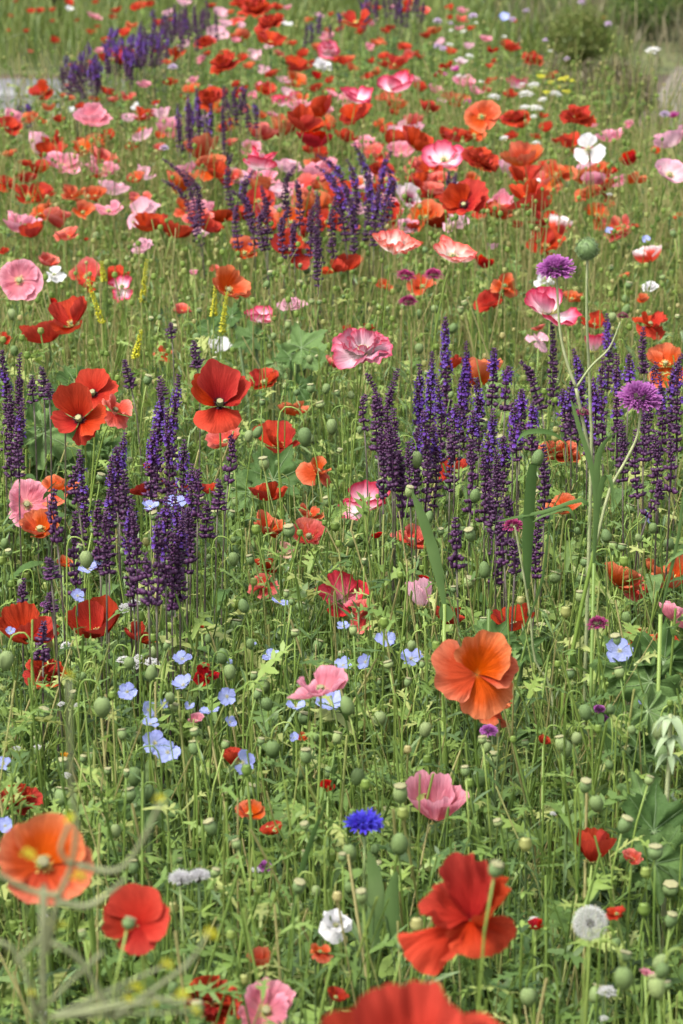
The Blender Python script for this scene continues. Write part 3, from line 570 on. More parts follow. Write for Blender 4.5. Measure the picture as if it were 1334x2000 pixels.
poppy(915, 1768, 280, 'r', 'k', tilt=26, az=-20, roll=0, z=.72, centre=False, label='floppy scarlet poppy with twisted hanging petals', petals=[(64, 96, 44, 6, 1.2, .14), (168, 54, 66, 34, .95, .24), (206, 40, 98, 112, 1.25, .22), (280, 66, 84, 120, .78, .24), (345, 70, 60, 16, 1.15, .16), (322, 50, 92, 126, .8, .2)])
poppy(822, 2062, 330, 'r', 'b', tilt=4, az=0, roll=25, z=.88, label='very big blurred scarlet poppy above the lower meadow', D=.1)
poppy(1149, 292, 64, 'w', 't', label='white three-petalled poppy standing clear above green stems')

# the 300 that show largest are plants of their own; the smallest far ones are joined
QUEUE.sort(key=lambda q: -q[0][2])
for a, k in QUEUE[:300]: build_poppy(*a, **k)
fv, ff, fpu, fpv, fmi, kinds = [], [], [], [], [], []
def far_add(g, mi):
    n = len(fv); fv.extend(g.v); ff.extend(tuple(i+n for i in f) for f in g.f); fpu.extend(g.pu); fpv.extend(g.pv); fmi.extend([mi]*len(g.f))
for a, k in QUEUE[300:]:
    px, py, wpx, kind = a[:4]; r = random.Random(px*7919+py*31+wpx); d = ray(px, py); form = 'b' if r.random() < .6 else 's'
    P = at_y(px, py, k['y']) if 'y' in k else at_z(px, py, min(.72, max(.54, CAMZ+d.z*(.07*F/wpx)))); rm = wpx*mpp(P)*.66
    ax = Vector((r.uniform(-.4, .4), r.uniform(-.5, .1), 1)).normalized(); M0 = Matrix.Translation(P-ax*rm*.3) @ axis_frame(ax, r.uniform(0, 6)); g = G()
    for li, (n, A, q0, q1, rl, ruf) in enumerate(FORMS[form]):
        for q in range(n):
            pg = petal_geo(A, q0, q1, ruf*1.2, r.random(), 6, 5); M = M0 @ Matrix.Rotation(2*math.pi*q/n+li*math.pi/2, 4, 'Z') @ Matrix.Rotation(r.uniform(-.15, .4), 4, 'Y') @ Matrix.Scale(rm*rl*r.uniform(.85, 1.1), 4)
            g.add([M @ Vector(v) for v in pg.v], pg.f, pg.pu, pg.pv)
    if kind not in kinds: kinds.append(kind)
    far_add(g, kinds.index(kind)); g = G(); b = Vector((P.x+r.uniform(-.03, .03), P.y, 0)); g.tube([b, b.lerp(P, .5)+Vector((.004, 0, 0)), P-ax*rm*.3], .0014, 4); far_add(g, 99); POPPX.append((px, py, wpx))
kinds_m = [PM[q] for q in kinds]+[M_stem]; me = bpy.data.meshes.new('distant_poppies'); me.from_pydata(fv, [], ff)
for nm, dta in (('pu', fpu), ('pv', fpv)): me.attributes.new(nm, 'FLOAT', 'POINT').data.foreach_set('value', np.array(dta, np.float32))
for m_ in kinds_m: me.materials.append(m_)
me.polygons.foreach_set('material_index', np.array([min(q, len(kinds)) for q in fmi], np.int32)); me.polygons.foreach_set('use_smooth', np.ones(len(ff), bool))
tag(link(bpy.data.objects.new('distant_poppies', me)), 'tiny scattered poppies in the far meadow and verges', 'poppies', None, 'stuff')

# ------------------------------------------------------------------ capsules and buds
def bud_mesh():
    g = G(); g.spin([(.1, 0), (.55, .12), (.92, .6), (1, 1.2), (.85, 1.85), (.5, 2.35), (.1, 2.6)], 10, rib=.02)
    r = random.Random(5)
    for i in range(46):
        a = r.uniform(0, 6.28); z = r.uniform(.3, 2.2); rr = .97 if .6 < z < 1.7 else .75; p = Vector((math.cos(a)*rr, math.sin(a)*rr, z)); d = Vector((math.cos(a), math.sin(a), r.uniform(-.1, .5)))
        g.tube([p, p+d*.28], [.014, .006], 3)
    return g.mesh('bud', M_bud)
BUD = bud_mesh(); HAIRPOD = capsule_mesh()
def seed_pod(px, py, wpx, z=None, tilt=None, y=None, label=None):
    r = random.Random(px*131+py); P = at_y(px, py, y) if y else at_z(px, py, z or r.uniform(.5, .63)); cr = wpx*mpp(P)*.5
    ax = Vector((r.uniform(-.4, .4), r.uniform(-.3, .35), 1)).normalized(); O = P-ax*cr
    base = Vector((O.x+r.uniform(-.03, .03), O.y+r.uniform(-.02, .04), 0)); root = empty('poppy_seed_capsule', base)
    Mx = Matrix.Translation(O-base) @ axis_frame(ax, r.uniform(0, 6)) @ Matrix.Diagonal((cr, cr, cr*r.uniform(.75, 1.35), 1))
    c = part('capsule', CAPS, root, Mx); part('crown', CROWN, c)
    stem_part(root, O-base+ax*cr*.1, ax, max(.0010, cr*.16), .1, px)
    ALL.append((root, label, 'green poppy seed capsule', O, 'seed capsule', 'seed capsules among the stems', wpx)); return root
def nod_bud(px, py, wpx, z=None, side=None, up=None, label=None, y=None):
    r = random.Random(px*17+py*3); P = at_y(px, py, y) if y else at_z(px, py, z or r.uniform(.5, .62)); cr = wpx*mpp(P)*.5
    side = side if side is not None else r.choice((-1, 1)); hk = cr*r.uniform(2.6, 4.2)
    up = r.random() < .25 if up is None else up
    if up: ax = Vector((r.uniform(-.5, .5), r.uniform(-.3, .2), 1)).normalized()
    else: ax = Vector((r.uniform(-.25, .25)+.1*side, r.uniform(-.2, .2), -1)).normalized()
    O = P-ax*cr*1.3
    base = Vector((O.x-side*hk*.8+r.uniform(-.02, .02), O.y+r.uniform(-.02, .03), 0)); root = empty('poppy_bud', base); lo = O-base
    part('bud', BUD, root, Matrix.Translation(lo) @ axis_frame(ax, r.uniform(0, 6)) @ Matrix.Diagonal((cr, cr, cr*r.uniform(.9, 1.15), 1)))
    g = G(); rad = max(.0009, cr*.13)
    if up: pts = bez((0, 0, 0), (0, 0, lo.z*.5), lo-ax*.06, lo+ax*cr*.1, 9)
    else:
        top = lo+Vector((-side*hk*.45, 0, hk*.75)); a = lo+Vector((-side*hk*.95, 0, -hk*.3))
        pts = bez((0, 0, 0), (0, .01, lo.z*.35), a-Vector((0, 0, hk*1.4)), a, 6)+bez(a, a+Vector((0, 0, hk*.8)), top+Vector((-side*hk*.35, 0, hk*.12)), top, 4)[1:]+bez(top, top+Vector((side*hk*.4, 0, -hk*.1)), lo-ax*hk*.4, lo+ax*cr*.15, 5)[1:]
    g.tube(pts, rad, 5); part('stem', g.mesh('stem', M_stem), root)
    nm = 'upright hairy poppy bud' if up else 'nodding poppy bud on a hooked stem'
    ALL.append((root, label, nm, O, 'poppy bud', 'poppy buds among the stems', wpx)); return root
# those the photograph shows clearly
seed_pod(968, 1700, 30, z=.80, label='pale green capsule in front of the floppy scarlet poppy'); seed_pod(252, 1803, 27, z=.76, label='pale capsule in front of the rounded scarlet poppy')
seed_pod(1096, 1455, 24, z=.60); seed_pod(385, 1972, 28, z=.74); seed_pod(788, 1845, 26, z=.66); seed_pod(565, 1038, 24, z=.66); seed_pod(919, 1048, 22, z=.62); seed_pod(799, 963, 18, z=.66)
seed_pod(750, 952, 24, z=.62); seed_pod(130, 190, 10, y=8.2); seed_pod(97, 238, 9, y=8.0); seed_pod(590, 178, 8, y=8.6)
nod_bud(813, 896, 24, z=.66, side=1, up=False, label='nodding green bud on a tall hook in front of violet salvia'); nod_bud(595, 852, 27, z=.64, side=1, up=False); nod_bud(648, 832, 22, z=.62, up=False)
nod_bud(200, 1382, 34, z=.62, up=False, label='fat green nodding bud in front of the blue flax'); nod_bud(262, 1515, 28, z=.56, up=False); nod_bud(1165, 1570, 28, z=.58, side=1, up=False); nod_bud(1218, 1912, 38, z=.66, side=1, up=False)
nod_bud(1293, 1897, 28, z=.68, up=False); nod_bud(742, 1405, 26, z=.58); nod_bud(678, 1380, 28, z=.60, up=True); nod_bud(780, 1648, 36, z=.60, up=True); nod_bud(168, 1092, 26, z=.66, side=1, up=False); nod_bud(928, 968, 22, z=.66, side=1, up=True)
nod_bud(1050, 895, 24, z=.70, up=True); nod_bud(503, 845, 18, z=.62, up=True); nod_bud(435, 1282, 24, z=.6, up=True); nod_bud(1192, 1385, 16, z=.6, up=True); nod_bud(12, 1290, 30, z=.62, up=False); nod_bud(521, 1375, 22, z=.6, up=False)
rr = random.Random(21); placed = []
def free(px, py, s):
    for x, y, ww in POPPX:
        if abs(px-x) < .55*ww+s*.4 and abs(py-y) < .45*ww+s*.5: return False
    return all(math.hypot(px-x, py-y) > s*.9 for x, y in placed)
tries = 0; npod = nbud = 0
while tries < 6000 and npod+nbud < 330:
    tries += 1; u = rr.random(); py = 560+1420*(1-(1-u)**.62)if rr.random() < .8 else rr.uniform(420, 1100); px = rr.uniform(5, 1330)
    if 720 < px and 640 < py < 960 and rr.random() < .8: continue
    s = .0125*F/ (1.0/math.sin(max(.05, PITCH+math.atan((py-1000)/F))))*rr.uniform(.55, 1.3)
    if not free(px, py, s): continue
    placed.append((px, py))
    if rr.random() < (.68 if py > 1150 else .45): seed_pod(int(px), int(py), s); npod += 1
    else: nod_bud(int(px), int(py), s*1.05); nbud += 1

# ------------------------------------------------------------------ salvia
def spike_geo(L, bend, dens, flower, seed):
    """dark whorled spike along z; returns calyces and open violet florets"""
    r = random.Random(seed); g, c = G(), G()
    w1, w2 = r.uniform(-.03, .03), r.uniform(-.03, .03)
    def ax(s): return Vector((w1*L*math.sin(s*4)+bend*L*max(0, s-.5)**2*1.5, w2*L*math.sin(s*3), L*(s-.35*abs(bend)*max(0, s-.45)**2*1.3)))
    g.tube([ax(i/10) for i in range(11)], [.0016-.0009*i/10 for i in range(11)], 4)
    z = 0.; i = 0
    while z < L:
        s = z/L; o = ax(s); rad = .0098*(1-.62*s**1.6)*r.uniform(.8, 1.15); n = r.choice((6, 7, 8)); tg = (ax(min(1, s+.03))-ax(max(0, s-.03))).normalized(); ph = r.uniform(0, 6.28)
        a0 = tg.orthogonal().normalized(); b0 = tg.cross(a0)
        for k in range(n):
            if r.random() < .14: continue
            a = ph+k*6.283/n+r.uniform(-.4, .4); d = (a0*math.cos(a)+b0*math.sin(a)); dd = (d+tg*r.uniform(.1, 1.1)).normalized()
            g.seedlet(o+d*rad*.12, dd, rad*r.uniform(.7, 1.3), rad*r.uniform(.28, .38), .5)
            fl = 1.0*flower*(1-abs(s-.72)*2.5)
            if s < .9 and r.random() < fl:
                e = o+dd*rad*.8; c.seedlet(e, (dd+tg*.25), rad*.85, rad*.2, .7); c.ribbon([e, e+d*rad*.45-tg*rad*.1, e+d*rad*.7-tg*rad*.55], [rad*.3, rad*.75, rad*.5], d.cross(tg), .3)
        z += dens*(1.3-.82*min(1, s*1.5))*r.uniform(.75, 1.25); i += 1
    return g, c
SL = {}
def spike_lib(L, bend, flower, v):
    Lc = min((.05, .08, .12, .16, .21, .27), key=lambda q: abs(q-L)); key = (Lc, bend, flower, v)
    if key not in SL:
        g, c = spike_geo(Lc, bend, .0084, flower, str(key)); SL[key] = (g.mesh('flower_spike', M_calyx), c.mesh('corollas', M_violet) if len(c.v) > 200 else None, Lc)
    return SL[key]
def salvia_leaf():
    g = G(); g.ribbon([Vector((t, 0, .5*t-.7*t*t)) for t in (0, .2, .4, .6, .8, 1)], [.04, .22, .3, .26, .16, .02], (0, 1, 0), .25); return g.mesh('leaf', M_broad)
SLEAF = salvia_leaf()
def salvia(spikes, label, zt=.70, y=None, group=None):
    """spikes: (top x, top y, bottom x, bottom y, bend, flowering)"""
    pl = []
    for (xt, yt, xb, yb, bend, fl) in spikes:
        r = random.Random(xt*13+yt); T = at_y(xt, yt, y+r.uniform(-.12, .12)) if y else at_z(xt, yt, zt+r.uniform(-.03, .03)); B = at_y(xb, yb, T.y)
        B.z = max(.12, B.z); pl.append((T, B, bend, fl, r))
    base = Vector((sum(b.x for _, b, *_ in pl)/len(pl), sum(b.y for _, b, *_ in pl)/len(pl), 0)); root = empty('salvia_plant', base)
    for T, B, bend, fl, r in pl:
        wd_ = 1.0 if T.y < 5 else 1.2; L = (T-B).length; me, cm, Lc = spike_lib(L, bend, fl, r.randrange(3)); s = L/Lc
        M = Matrix.Translation(B-base) @ axis_frame(T-B, r.uniform(-.4, .4)+(0 if r.random() < .5 else math.pi)) @ Matrix.Diagonal((wd_, wd_, s, 1))
        o = part('flower_spike', me, root, M)
        if cm: part('corollas', cm, o)
        lo = B-base; f0 = Vector((lo.x*.7, lo.y*.7, 0)); g = G()
        g.tube(bez(f0, f0+Vector((0, 0, lo.z*.5)), lo-(T-B).normalized()*.08, lo+(T-B)*.02, 7), .0014, 4); part('stem', g.mesh('stem', M_salviastem), root)
        for k in range(2): part('leaf', SLEAF, root, Matrix.Translation(f0.lerp(lo, r.uniform(.35, .85))) @ Matrix.Rotation(r.uniform(0, 6.28), 4, 'Z') @ Matrix.Scale(r.uniform(.05, .08), 4))
    tag(root, label, 'salvia', group or 'salvia plants'); return root
def fill(x0, x1, yt0, yt1, ln0, ln1, n, fl, seed, bends=(0, 0, .25)):
    r = random.Random(seed); out = []
    for k in range(n):
        x = x0+(x1-x0)*(k+.5)/n+r.uniform(-9, 9); y = r.uniform(yt0, yt1); out.append((int(x), int(y), int(x+r.uniform(-8, 8)), int(y+r.uniform(ln0, ln1)), r.choice(bends), fl))
    return out
N_ = .5
salvia([(432, 165, 442, 400, .1, .1), (345, 332, 388, 470, .5, .15), (358, 290, 392, 480, .5, .15), (366, 200, 372, 290, 0, .3), (460, 324, 492, 450, .8, .2), (455, 392, 466, 485, .3, .25), (480, 360, 497, 480, .5, .2), (440, 300, 455, 420, .2, .1), (378, 325, 392, 440, .4, .2)], 'slim dark salvia with long nodding tips and one very tall spike')
salvia([(520, 362, 522, 480, .2, .2), (545, 405, 552, 505, .5, .2), (555, 320, 562, 425, .4, .2), (583, 352, 586, 440, .1, .2), (505, 385, 518, 490, .5, .25), (627, 372, 628, 530, .2, .2), (603, 392, 606, 500, .3, .2), (645, 385, 652, 505, .2, .2), (572, 430, 575, 500, .1, .2), (620, 440, 622, 560, .1, .1)], 'dark purple salvia between orange and scarlet poppies')
salvia([(650, 284, 686, 440, .5, .35), (713, 274, 718, 470, .2, .35), (748, 290, 745, 440, .2, .5), (700, 308, 690, 460, .3, .4), (773, 325, 756, 430, .3, .5), (665, 340, 676, 470, .4, .35), (725, 330, 722, 470, .1, .4), (735, 370, 730, 480, .1, .4), (683, 360, 690, 500, .1, .3), (760, 350, 748, 450, .1, .4), (640, 310, 668, 430, .5, .3)], 'tightly packed violet salvia beside pink and white poppies')
salvia([(870, 618, 873, 850, 0, .75), (910, 668, 906, 880, 0, .95), (843, 685, 836, 960, 0, .9), (820, 712, 818, 940, 0, .8), (940, 735, 936, 880, .2, .5), (890, 790, 888, 900, 0, .7), (858, 740, 856, 900, 0, .6), (925, 800, 920, 900, 0, .6), (800, 860, 802, 990, .1, .4), (830, 800, 830, 1000, 0, .4), (815, 830, 812, 980, 0, .3), (850, 830, 848, 990, 0, .3), (902, 740, 898, 860, 0, .6), (880, 850, 878, 960, 0, .3), (920, 860, 918, 1000, 0, .2)], 'tall salvia with bright violet spikes, thickest of the bank')
salvia([(735, 718, 746, 900, .3, .1), (757, 716, 768, 930, .2, .1), (705, 768, 712, 840, .3, .1), (770, 800, 772, 960, 0, .15), (745, 840, 748, 970, 0, .1), (785, 880, 786, 1010, .1, .2), (728, 760, 738, 880, .2, .1), (760, 830, 766, 950, .1, .15)], 'dark seeded salvia below the rose double poppy')
salvia([(966, 680, 960, 790, 0, .9), (993, 714, 986, 800, 0, .95), (962, 800, 955, 980, 0, .9), (1020, 760, 1016, 860, 0, .9), (1030, 694, 1058, 800, .5, .3), (1005, 790, 1002, 880, 0, .9), (985, 850, 982, 960, 0, .5), (945, 880, 945, 1020, 0, .2), (970, 880, 968, 1040, 0, .2), (1062, 870, 1062, 1015, 0, .4), (1040, 780, 1040, 880, 0, .8), (1010, 830, 1010, 900, 0, .8)], 'bright violet salvia in front of an orange cup poppy')
salvia([(1080, 624, 1082, 790, .1, .1), (1135, 680, 1128, 860, .2, .6), (1115, 740, 1115, 850, 0, .5), (1187, 614, 1186, 760, 0, .9), (1160, 735, 1160, 870, 0, .4), (1175, 700, 1178, 880, 0, .3), (1205, 690, 1205, 900, 0, .3), (1100, 760, 1104, 860, 0, .5), (1145, 790, 1146, 890, 0, .4)], 'salvia with one bright violet tip between the forked stems')
salvia([(1255, 640, 1258, 730, 0, .1), (1230, 690, 1226, 790, 0, .8), (1310, 676, 1304, 880, .4, .3), (1290, 730, 1288, 900, 0, .3), (1270, 706, 1272, 900, .1, .3), (1240, 840, 1246, 970, 0, .2), (1325, 700, 1322, 880, 0, .3), (1302, 940, 1264, 1010, .5, .3), (1215, 820, 1216, 940, 0, .2), (1280, 840, 1282, 960, 0, .2), (1310, 860, 1308, 960, 0, .2), (1255, 780, 1256, 900, 0, .3)], 'dark salvia behind the mauve pincushion flower')
salvia([(950, 930, 966, 1140, .1, .05), (890, 1010, 892, 1110, 0, .05), (1052, 1010, 1046, 1130, 0, .05), (1000, 960, 990, 1060, .6, .05), (975, 1010, 985, 1100, 0, .05), (1010, 1050, 1005, 1120, .4, .05)], 'sparse dark salvia spikes low among arching grass blades', zt=.66)
salvia([(97, 955, 112, 1060, .3, .2), (160, 880, 156, 1090, 0, .35), (190, 975, 196, 1110, 0, .3), (145, 1000, 150, 1160, 0, .2), (215, 890, 214, 1120, 0, .2), (205, 1000, 208, 1120, 0, .2), (136, 905, 152, 980, .6, .3), (95, 1090, 100, 1130, 0, .2)], 'thin violet salvia in front of flat pink poppy')
salvia([(240, 845, 234, 1010, 0, .6), (228, 870, 230, 1000, 0, .5), (250, 975, 262, 1185, .1, .4), (244, 920, 250, 1060, 0, .4), (315, 754, 306, 960, 0, .6), (345, 735, 338, 930, 0, .5), (300, 830, 296, 1000, 0, .5), (330, 800, 322, 1000, 0, .5), (285, 1080, 290, 1180, 0, .2), (262, 1000, 268, 1160, 0, .3)], 'tall violet salvia spikes beside the crinkled leaves')
salvia([(360, 858, 356, 1060, 0, .4), (375, 905, 372, 1080, 0, .4), (388, 920, 386, 1010, 0, .3), (345, 950, 342, 1180, 0, .4), (310, 1010, 306, 1180, 0, .3), (325, 960, 324, 1140, 0, .4), (355, 1000, 352, 1170, 0, .3), (404, 980, 402, 1050, 0, .2), (428, 938, 425, 995, 0, .2), (460, 850, 446, 940, .3, .3), (338, 1040, 336, 1190, 0, .2), (370, 990, 366, 1120, 0, .3)], 'dense violet salvia rising behind two blue flax flowers')
salvia([(8, 684, 10, 880, 0, .35), (38, 690, 34, 900, 0, .1), (62, 735, 66, 785, 0, .4), (82, 718, 86, 775, 0, .2), (20, 760, 22, 930, 0, .2), (42, 780, 38, 930, 0, .3), (95, 748, 97, 780, 0, .2), (122, 762, 124, 780, 0, .2)], 'dark salvia at the side of the crinkled leaf rosette')
salvia([(240, 703, 256, 756, .2, .1), (378, 665, 386, 716, 0, .05), (312, 735, 318, 780, 0, .1), (333, 630, 336, 660, 0, .05)], 'few short dark salvia spikes behind the yellow mignonette spires')
salvia([(45, 1130, 44, 1205, 0, .2), (96, 1158, 102, 1195, 0, .2), (85, 1215, 84, 1290, 0, .2)], 'three short dark salvia spikes behind a scarlet poppy', zt=.6)
salvia(fill(125, 165, 105, 140, 35, 60, 10, .35, 21), 'low far salvia with faded tips above the path end', zt=.62); salvia(fill(265, 330, 38, 75, 40, 70, 14, .45, 22), 'far salvia trailing away behind the brightest violet clump', zt=.66)
salvia(fill(320, 385, 5, 45, 40, 60, 14, .3, 23), 'far dark salvia drift beside pale pink poppies on the verge side', zt=.66)
salvia(fill(145, 205, 80, 125, 40, 70, 12, .5, 1), 'small far salvia at the corner of the path', zt=.66); salvia(fill(205, 280, 50, 95, 40, 75, 18, .9, 2), 'far clump of bright violet salvia behind scarlet poppies', zt=.66)
salvia(fill(385, 420, 0, 25, 30, 60, 7, .2, 3), 'far dark salvia beside pale pink poppies', zt=.66); salvia(fill(300, 360, 15, 50, 30, 60, 7, .3, 4), 'far thin salvia behind a scarlet poppy', zt=.66)
salvia(fill(700, 830, -30, 5, 35, 60, 16, .25, 5), 'far wide row of dark salvia at the meadow back', zt=.68); salvia(fill(340, 410, 170, 230, 60, 100, 8, .35, 6), 'thin salvia beside the very tall dark spike', zt=.66)
salvia(fill(440, 500, 165, 220, 40, 70, 8, .3, 7), 'thin far salvia among scarlet and orange poppies', zt=.66); salvia(fill(600, 660, 20, 50, 30, 50, 6, .3, 8), 'far thin salvia behind the rose double poppies', zt=.62)
salvia(fill(35, 70, 200, 215, 25, 40, 5, .7, 9), 'tiny lavender-blue salvia at the path edge', zt=.5); salvia(fill(870, 900, 330, 345, 60, 90, 3, .2, 10), 'three thin salvia spikes among pink poppies', zt=.64)

# ------------------------------------------------------------------ flax
def flax_petal():
    g = petal_geo(40, 80, 52, .13, 'flax', 10, 8, .06); return g.mesh('petal', PM['F'])
FP = flax_petal(); FC = None
def flax(px, py, wpx, tilt=30, az=0, z=.56):
    r = random.Random(px+py*5); P = at_z(px, py, z); Rm = wpx*mpp(P)*.55; t, a = R_(tilt), R_(az)
    ax = Vector((math.sin(t)*math.sin(a), -math.sin(t)*math.cos(a), math.cos(t))); O = P-ax*Rm*.2; base = Vector((O.x+r.uniform(-.05, .05), O.y+.03, 0)); root = empty('flax_flower', base)
    Fm = Matrix.Translation(O-base) @ axis_frame(ax, r.uniform(0, 6))
    for k in range(5 if r.random() > .2 else 4): part('petal', FP, root, Fm @ Matrix.Rotation(k*2*math.pi/5, 4, 'Z') @ Matrix.Rotation(R_(r.uniform(-18, 16)), 4, 'Y') @ Matrix.Scale(Rm*r.uniform(.92, 1.05), 4))
    part('stamens', STAM['y'], root, Fm @ Matrix.Scale(Rm*.2, 4)); stem_part(root, O-base, ax, .0008, .08, px)
    ALL.append((root, None, 'pale blue flax flower', O, 'flax flower', 'flax flowers', wpx))
for a in [(293, 987, 34, 10, 0, .66), (343, 979, 38, 22, 0, .67), (172, 1109, 36, 12, 0, .62), (152, 1163, 26, 50, 20, .6), (192, 1095, 20, 60, 40, .6), (547, 1174, 32, 14, 60, .6), (670, 1222, 26, 12, 0, .6), (754, 1248, 38, 55, 10), (803, 1284, 46, 22, 0), (712, 1292, 34, 60, -60), (670, 1298, 34, 40, 0),
          (356, 1285, 38, 28, 0), (531, 1282, 36, 18, 0), (357, 1335, 44, 20, -50), (248, 1350, 36, 50, 10), (290, 1386, 34, 60, 30), (293, 1412, 32, 15, 0), (302, 1450, 48, 52, 10), (328, 1468, 46, 40, 20), (320, 1372, 24, 60, 60), (443, 1360, 36, 66, 0), (410, 1388, 40, 18, -60), (450, 1410, 26, 60, 50),
          (578, 1378, 38, 25, 0), (645, 1372, 62, 25, -20), (476, 1488, 46, 70, 40), (1211, 1270, 50, 60, 5, .6), (1263, 1008, 28, 70, 80, .62), (1252, 1370, 14, 40, 0), (1262, 467, 18, 50, 0, .6), (1190, 450, 16, 50, 0, .6), (8, 1490, 30, 30, 0), (10, 1612, 34, 50, 0), (448, 1292, 14, 30, 0), (494, 1259, 16, 20, 0), (575, 1440, 20, 40, 0), (985, 32, 20, 50, 0, .62), (370, 1378, 20, 50, 0), (20, 1232, 20, 40, 0)]: flax(*a)

# ------------------------------------------------------------------ pincushion (mauve, dark pink and lavender) heads, cornflowers, clock
def pincushion_mesh(kind, n, seed, dome=1.7, fl=.42):
    g = G(); r = random.Random(seed)
    for i in range(n):
        s = (i+.5)/n; th = math.acos(1-s*(1-math.cos(dome))); a = i*2.39996+r.uniform(-.1, .1)
        d = Vector((math.sin(th)*math.cos(a), math.sin(th)*math.sin(a), math.cos(th)*.85+.12)); o = d*.42; side = Vector((-math.sin(a), math.cos(a), 0)); l = fl*(.75+.7*s)*r.uniform(.65, 1.25)
        for k in (-1, 0, 1):
            dd = (d+side*(k*.42+r.uniform(-.3, .3))+Vector((r.uniform(-.25, .25), r.uniform(-.25, .25), r.uniform(-.3, .4)))).normalized(); g.ribbon([o, o+dd*l*.6, o+dd*l-Vector((0, 0, .05*s))], [.05, .12, .08], side, .2)
    return g.mesh('florets', PM[kind])
PC = {k: pincushion_mesh(k, n, k) for k, n in (('M', 150), ('N', 90), ('L', 60))}
def recept():
    g = G(); g.spin([(.06, -.26), (.16, -.22), (.32, -.08), (.38, .06), (.32, .2), (.1, .3)], 10)
    for k in range(10): a = k*.628; d = Vector((math.cos(a), math.sin(a), .1)); g.ribbon([d*.2-Vector((0, 0, .25)), d*.4-Vector((0, 0, .2)), d*.58-Vector((0, 0, .22))], [.1, .18, .02], (-math.sin(a), math.cos(a), 0))
    return g.mesh('receptacle', M_bud)
REC = recept()
def pincushion(px, py, wpx, kind, z=.64, tilt=12, y=None, label=None, name='pincushion_flower', stem=True, root=None, base=None):
    r = random.Random(px*3+py); P = at_y(px, py, y) if y else at_z(px, py, z); s = wpx*mpp(P)*.5/.86
    ax = Vector((r.uniform(-.15, .15), -math.sin(R_(tilt)), math.cos(R_(tilt)))).normalized(); O = P-ax*s*.25
    own = root is None
    if own: base = Vector((O.x+r.uniform(-.04, .04), O.y+.03, 0)); root = empty(name, base)
    Fm = Matrix.Translation(O-base) @ axis_frame(ax, r.uniform(0, 6)) @ Matrix.Scale(s, 4)
    h = part('flower_head' if not own else 'receptacle', REC, root, Fm); part('florets', PC[kind], h)
    if own:
        stem_part(root, O-base-ax*s*.3, ax, .0011, .1, px)
        ALL.append((root, label, {'M': 'mauve pincushion flower', 'N': 'dark pink button flower', 'L': 'small pale lavender button flower'}[kind], O, 'flower', 'button flowers on thin stems', wpx))
    return O
for a in [(793, 536, 34, 'N', .66), (846, 534, 34, 'N', .66), (797, 586, 32, 'N', .62), (1003, 1024, 36, 'N', .68), (1167, 1215, 36, 'N', .66), (1002, 1392, 0, 'N', .6)]:
    if a[2]: pincushion(*a)
for a in [(1170, 1384, 22, 'M', .58), (955, 1425, 30, 'M', .56), (1180, 1402, 18, 'M', .57), (515, 1690, 28, 'M', .5), (630, 1305, 20, 'M', .54), (85, 1180, 12, 'M', .5)]: pincushion(*a)
for a in [(924, 30, 16), (855, 40, 16), (1028, 20, 12), (1001, 37, 14), (1136, 3, 14), (1188, 46, 14), (854, 89, 14), (866, 94, 14), (1107, 114, 12), (1298, 222, 20), (320, 288, 18), (880, 45, 10), (337, 130, 18), (1065, 78, 10)]: pincushion(*a, 'L', .6)
# the tall forked plant with mauve heads: one plant
Y0 = 2.95
base = at_y(1095, 1500, Y0); base.z = 0; kn = empty('pincushion_plant', base)
def pxpts(pts, y=Y0, dy=0.): return [at_y(x, yy, y+dy*k) for k, (x, yy) in enumerate(pts)]
def curve_part(name, root, base, pts, rad, mat, K=6, sub=4):
    P = [p-base for p in pts]; out = []
    for i in range(len(P)-1):
        p0, p1, p2, p3 = P[max(i-1, 0)], P[i], P[i+1], P[min(i+2, len(P)-1)]
        for k in range(sub): t = k/sub; out.append(.5*((2*p1)+(p2-p0)*t+(2*p0-5*p1+4*p2-p3)*t*t+(3*p1-p0-3*p2+p3)*t**3))
    out.append(P[-1]); n = len(out); g = G(); r0, r1 = rad; g.tube(out, [r0+(r1-r0)*i/(n-1) for i in range(n)], K); return part(name, g.mesh(name, mat), root)
foot = [Vector((base.x, base.y, 0))]
curve_part('stem', kn, base, foot+pxpts([(1097, 1440), (1108, 1330), (1135, 1190), (1163, 1065)]), (.0028, .0021), M_stem)
curve_part('stem', kn, base, pxpts([(1163, 1065), (1162, 960), (1146, 860), (1125, 758)]), (.0021, .0019), M_tan)
curve_part('stem', kn, base, pxpts([(1125, 758), (1105, 700), (1093, 640), (1087, 535)]), (.0018, .0012), M_tan)
curve_part('stem', kn, base, pxpts([(1125, 758), (1155, 715), (1190, 680), (1212, 628)]), (.0014, .0008), M_tan)
curve_part('stem', kn, base, pxpts([(1163, 1065), (1190, 960), (1222, 900), (1245, 850), (1252, 790)]), (.0018, .0012), M_tan)
curve_part('stem', kn, base, foot+pxpts([(1085, 1440), (1045, 1290), (1035, 1200), (1010, 1050), (1003, 1028)]), (.0016, .001), M_tan)
pincushion(1085, 520, 64, 'M', y=Y0, tilt=20, root=kn, base=base); pincushion(1250, 772, 72, 'M', y=Y0, tilt=30, root=kn, base=base)
for px_, py_, wp in ((1217, 614, 26), (1139, 802, 30)):
    O = at_y(px_, py_, Y0); s = wp*mpp(O); part('flower_bud', PC['N'], kn, Matrix.Translation(O-base-Vector((0, 0, s*.2))) @ Matrix.Scale(s*.5, 4)); part('receptacle', REC, kn, Matrix.Translation(O-base-Vector((0, 0, s*.1))) @ Matrix.Scale(s*.7, 4))
tag(kn, 'tall forked plant with two mauve pincushion heads on pale stems', 'flower')
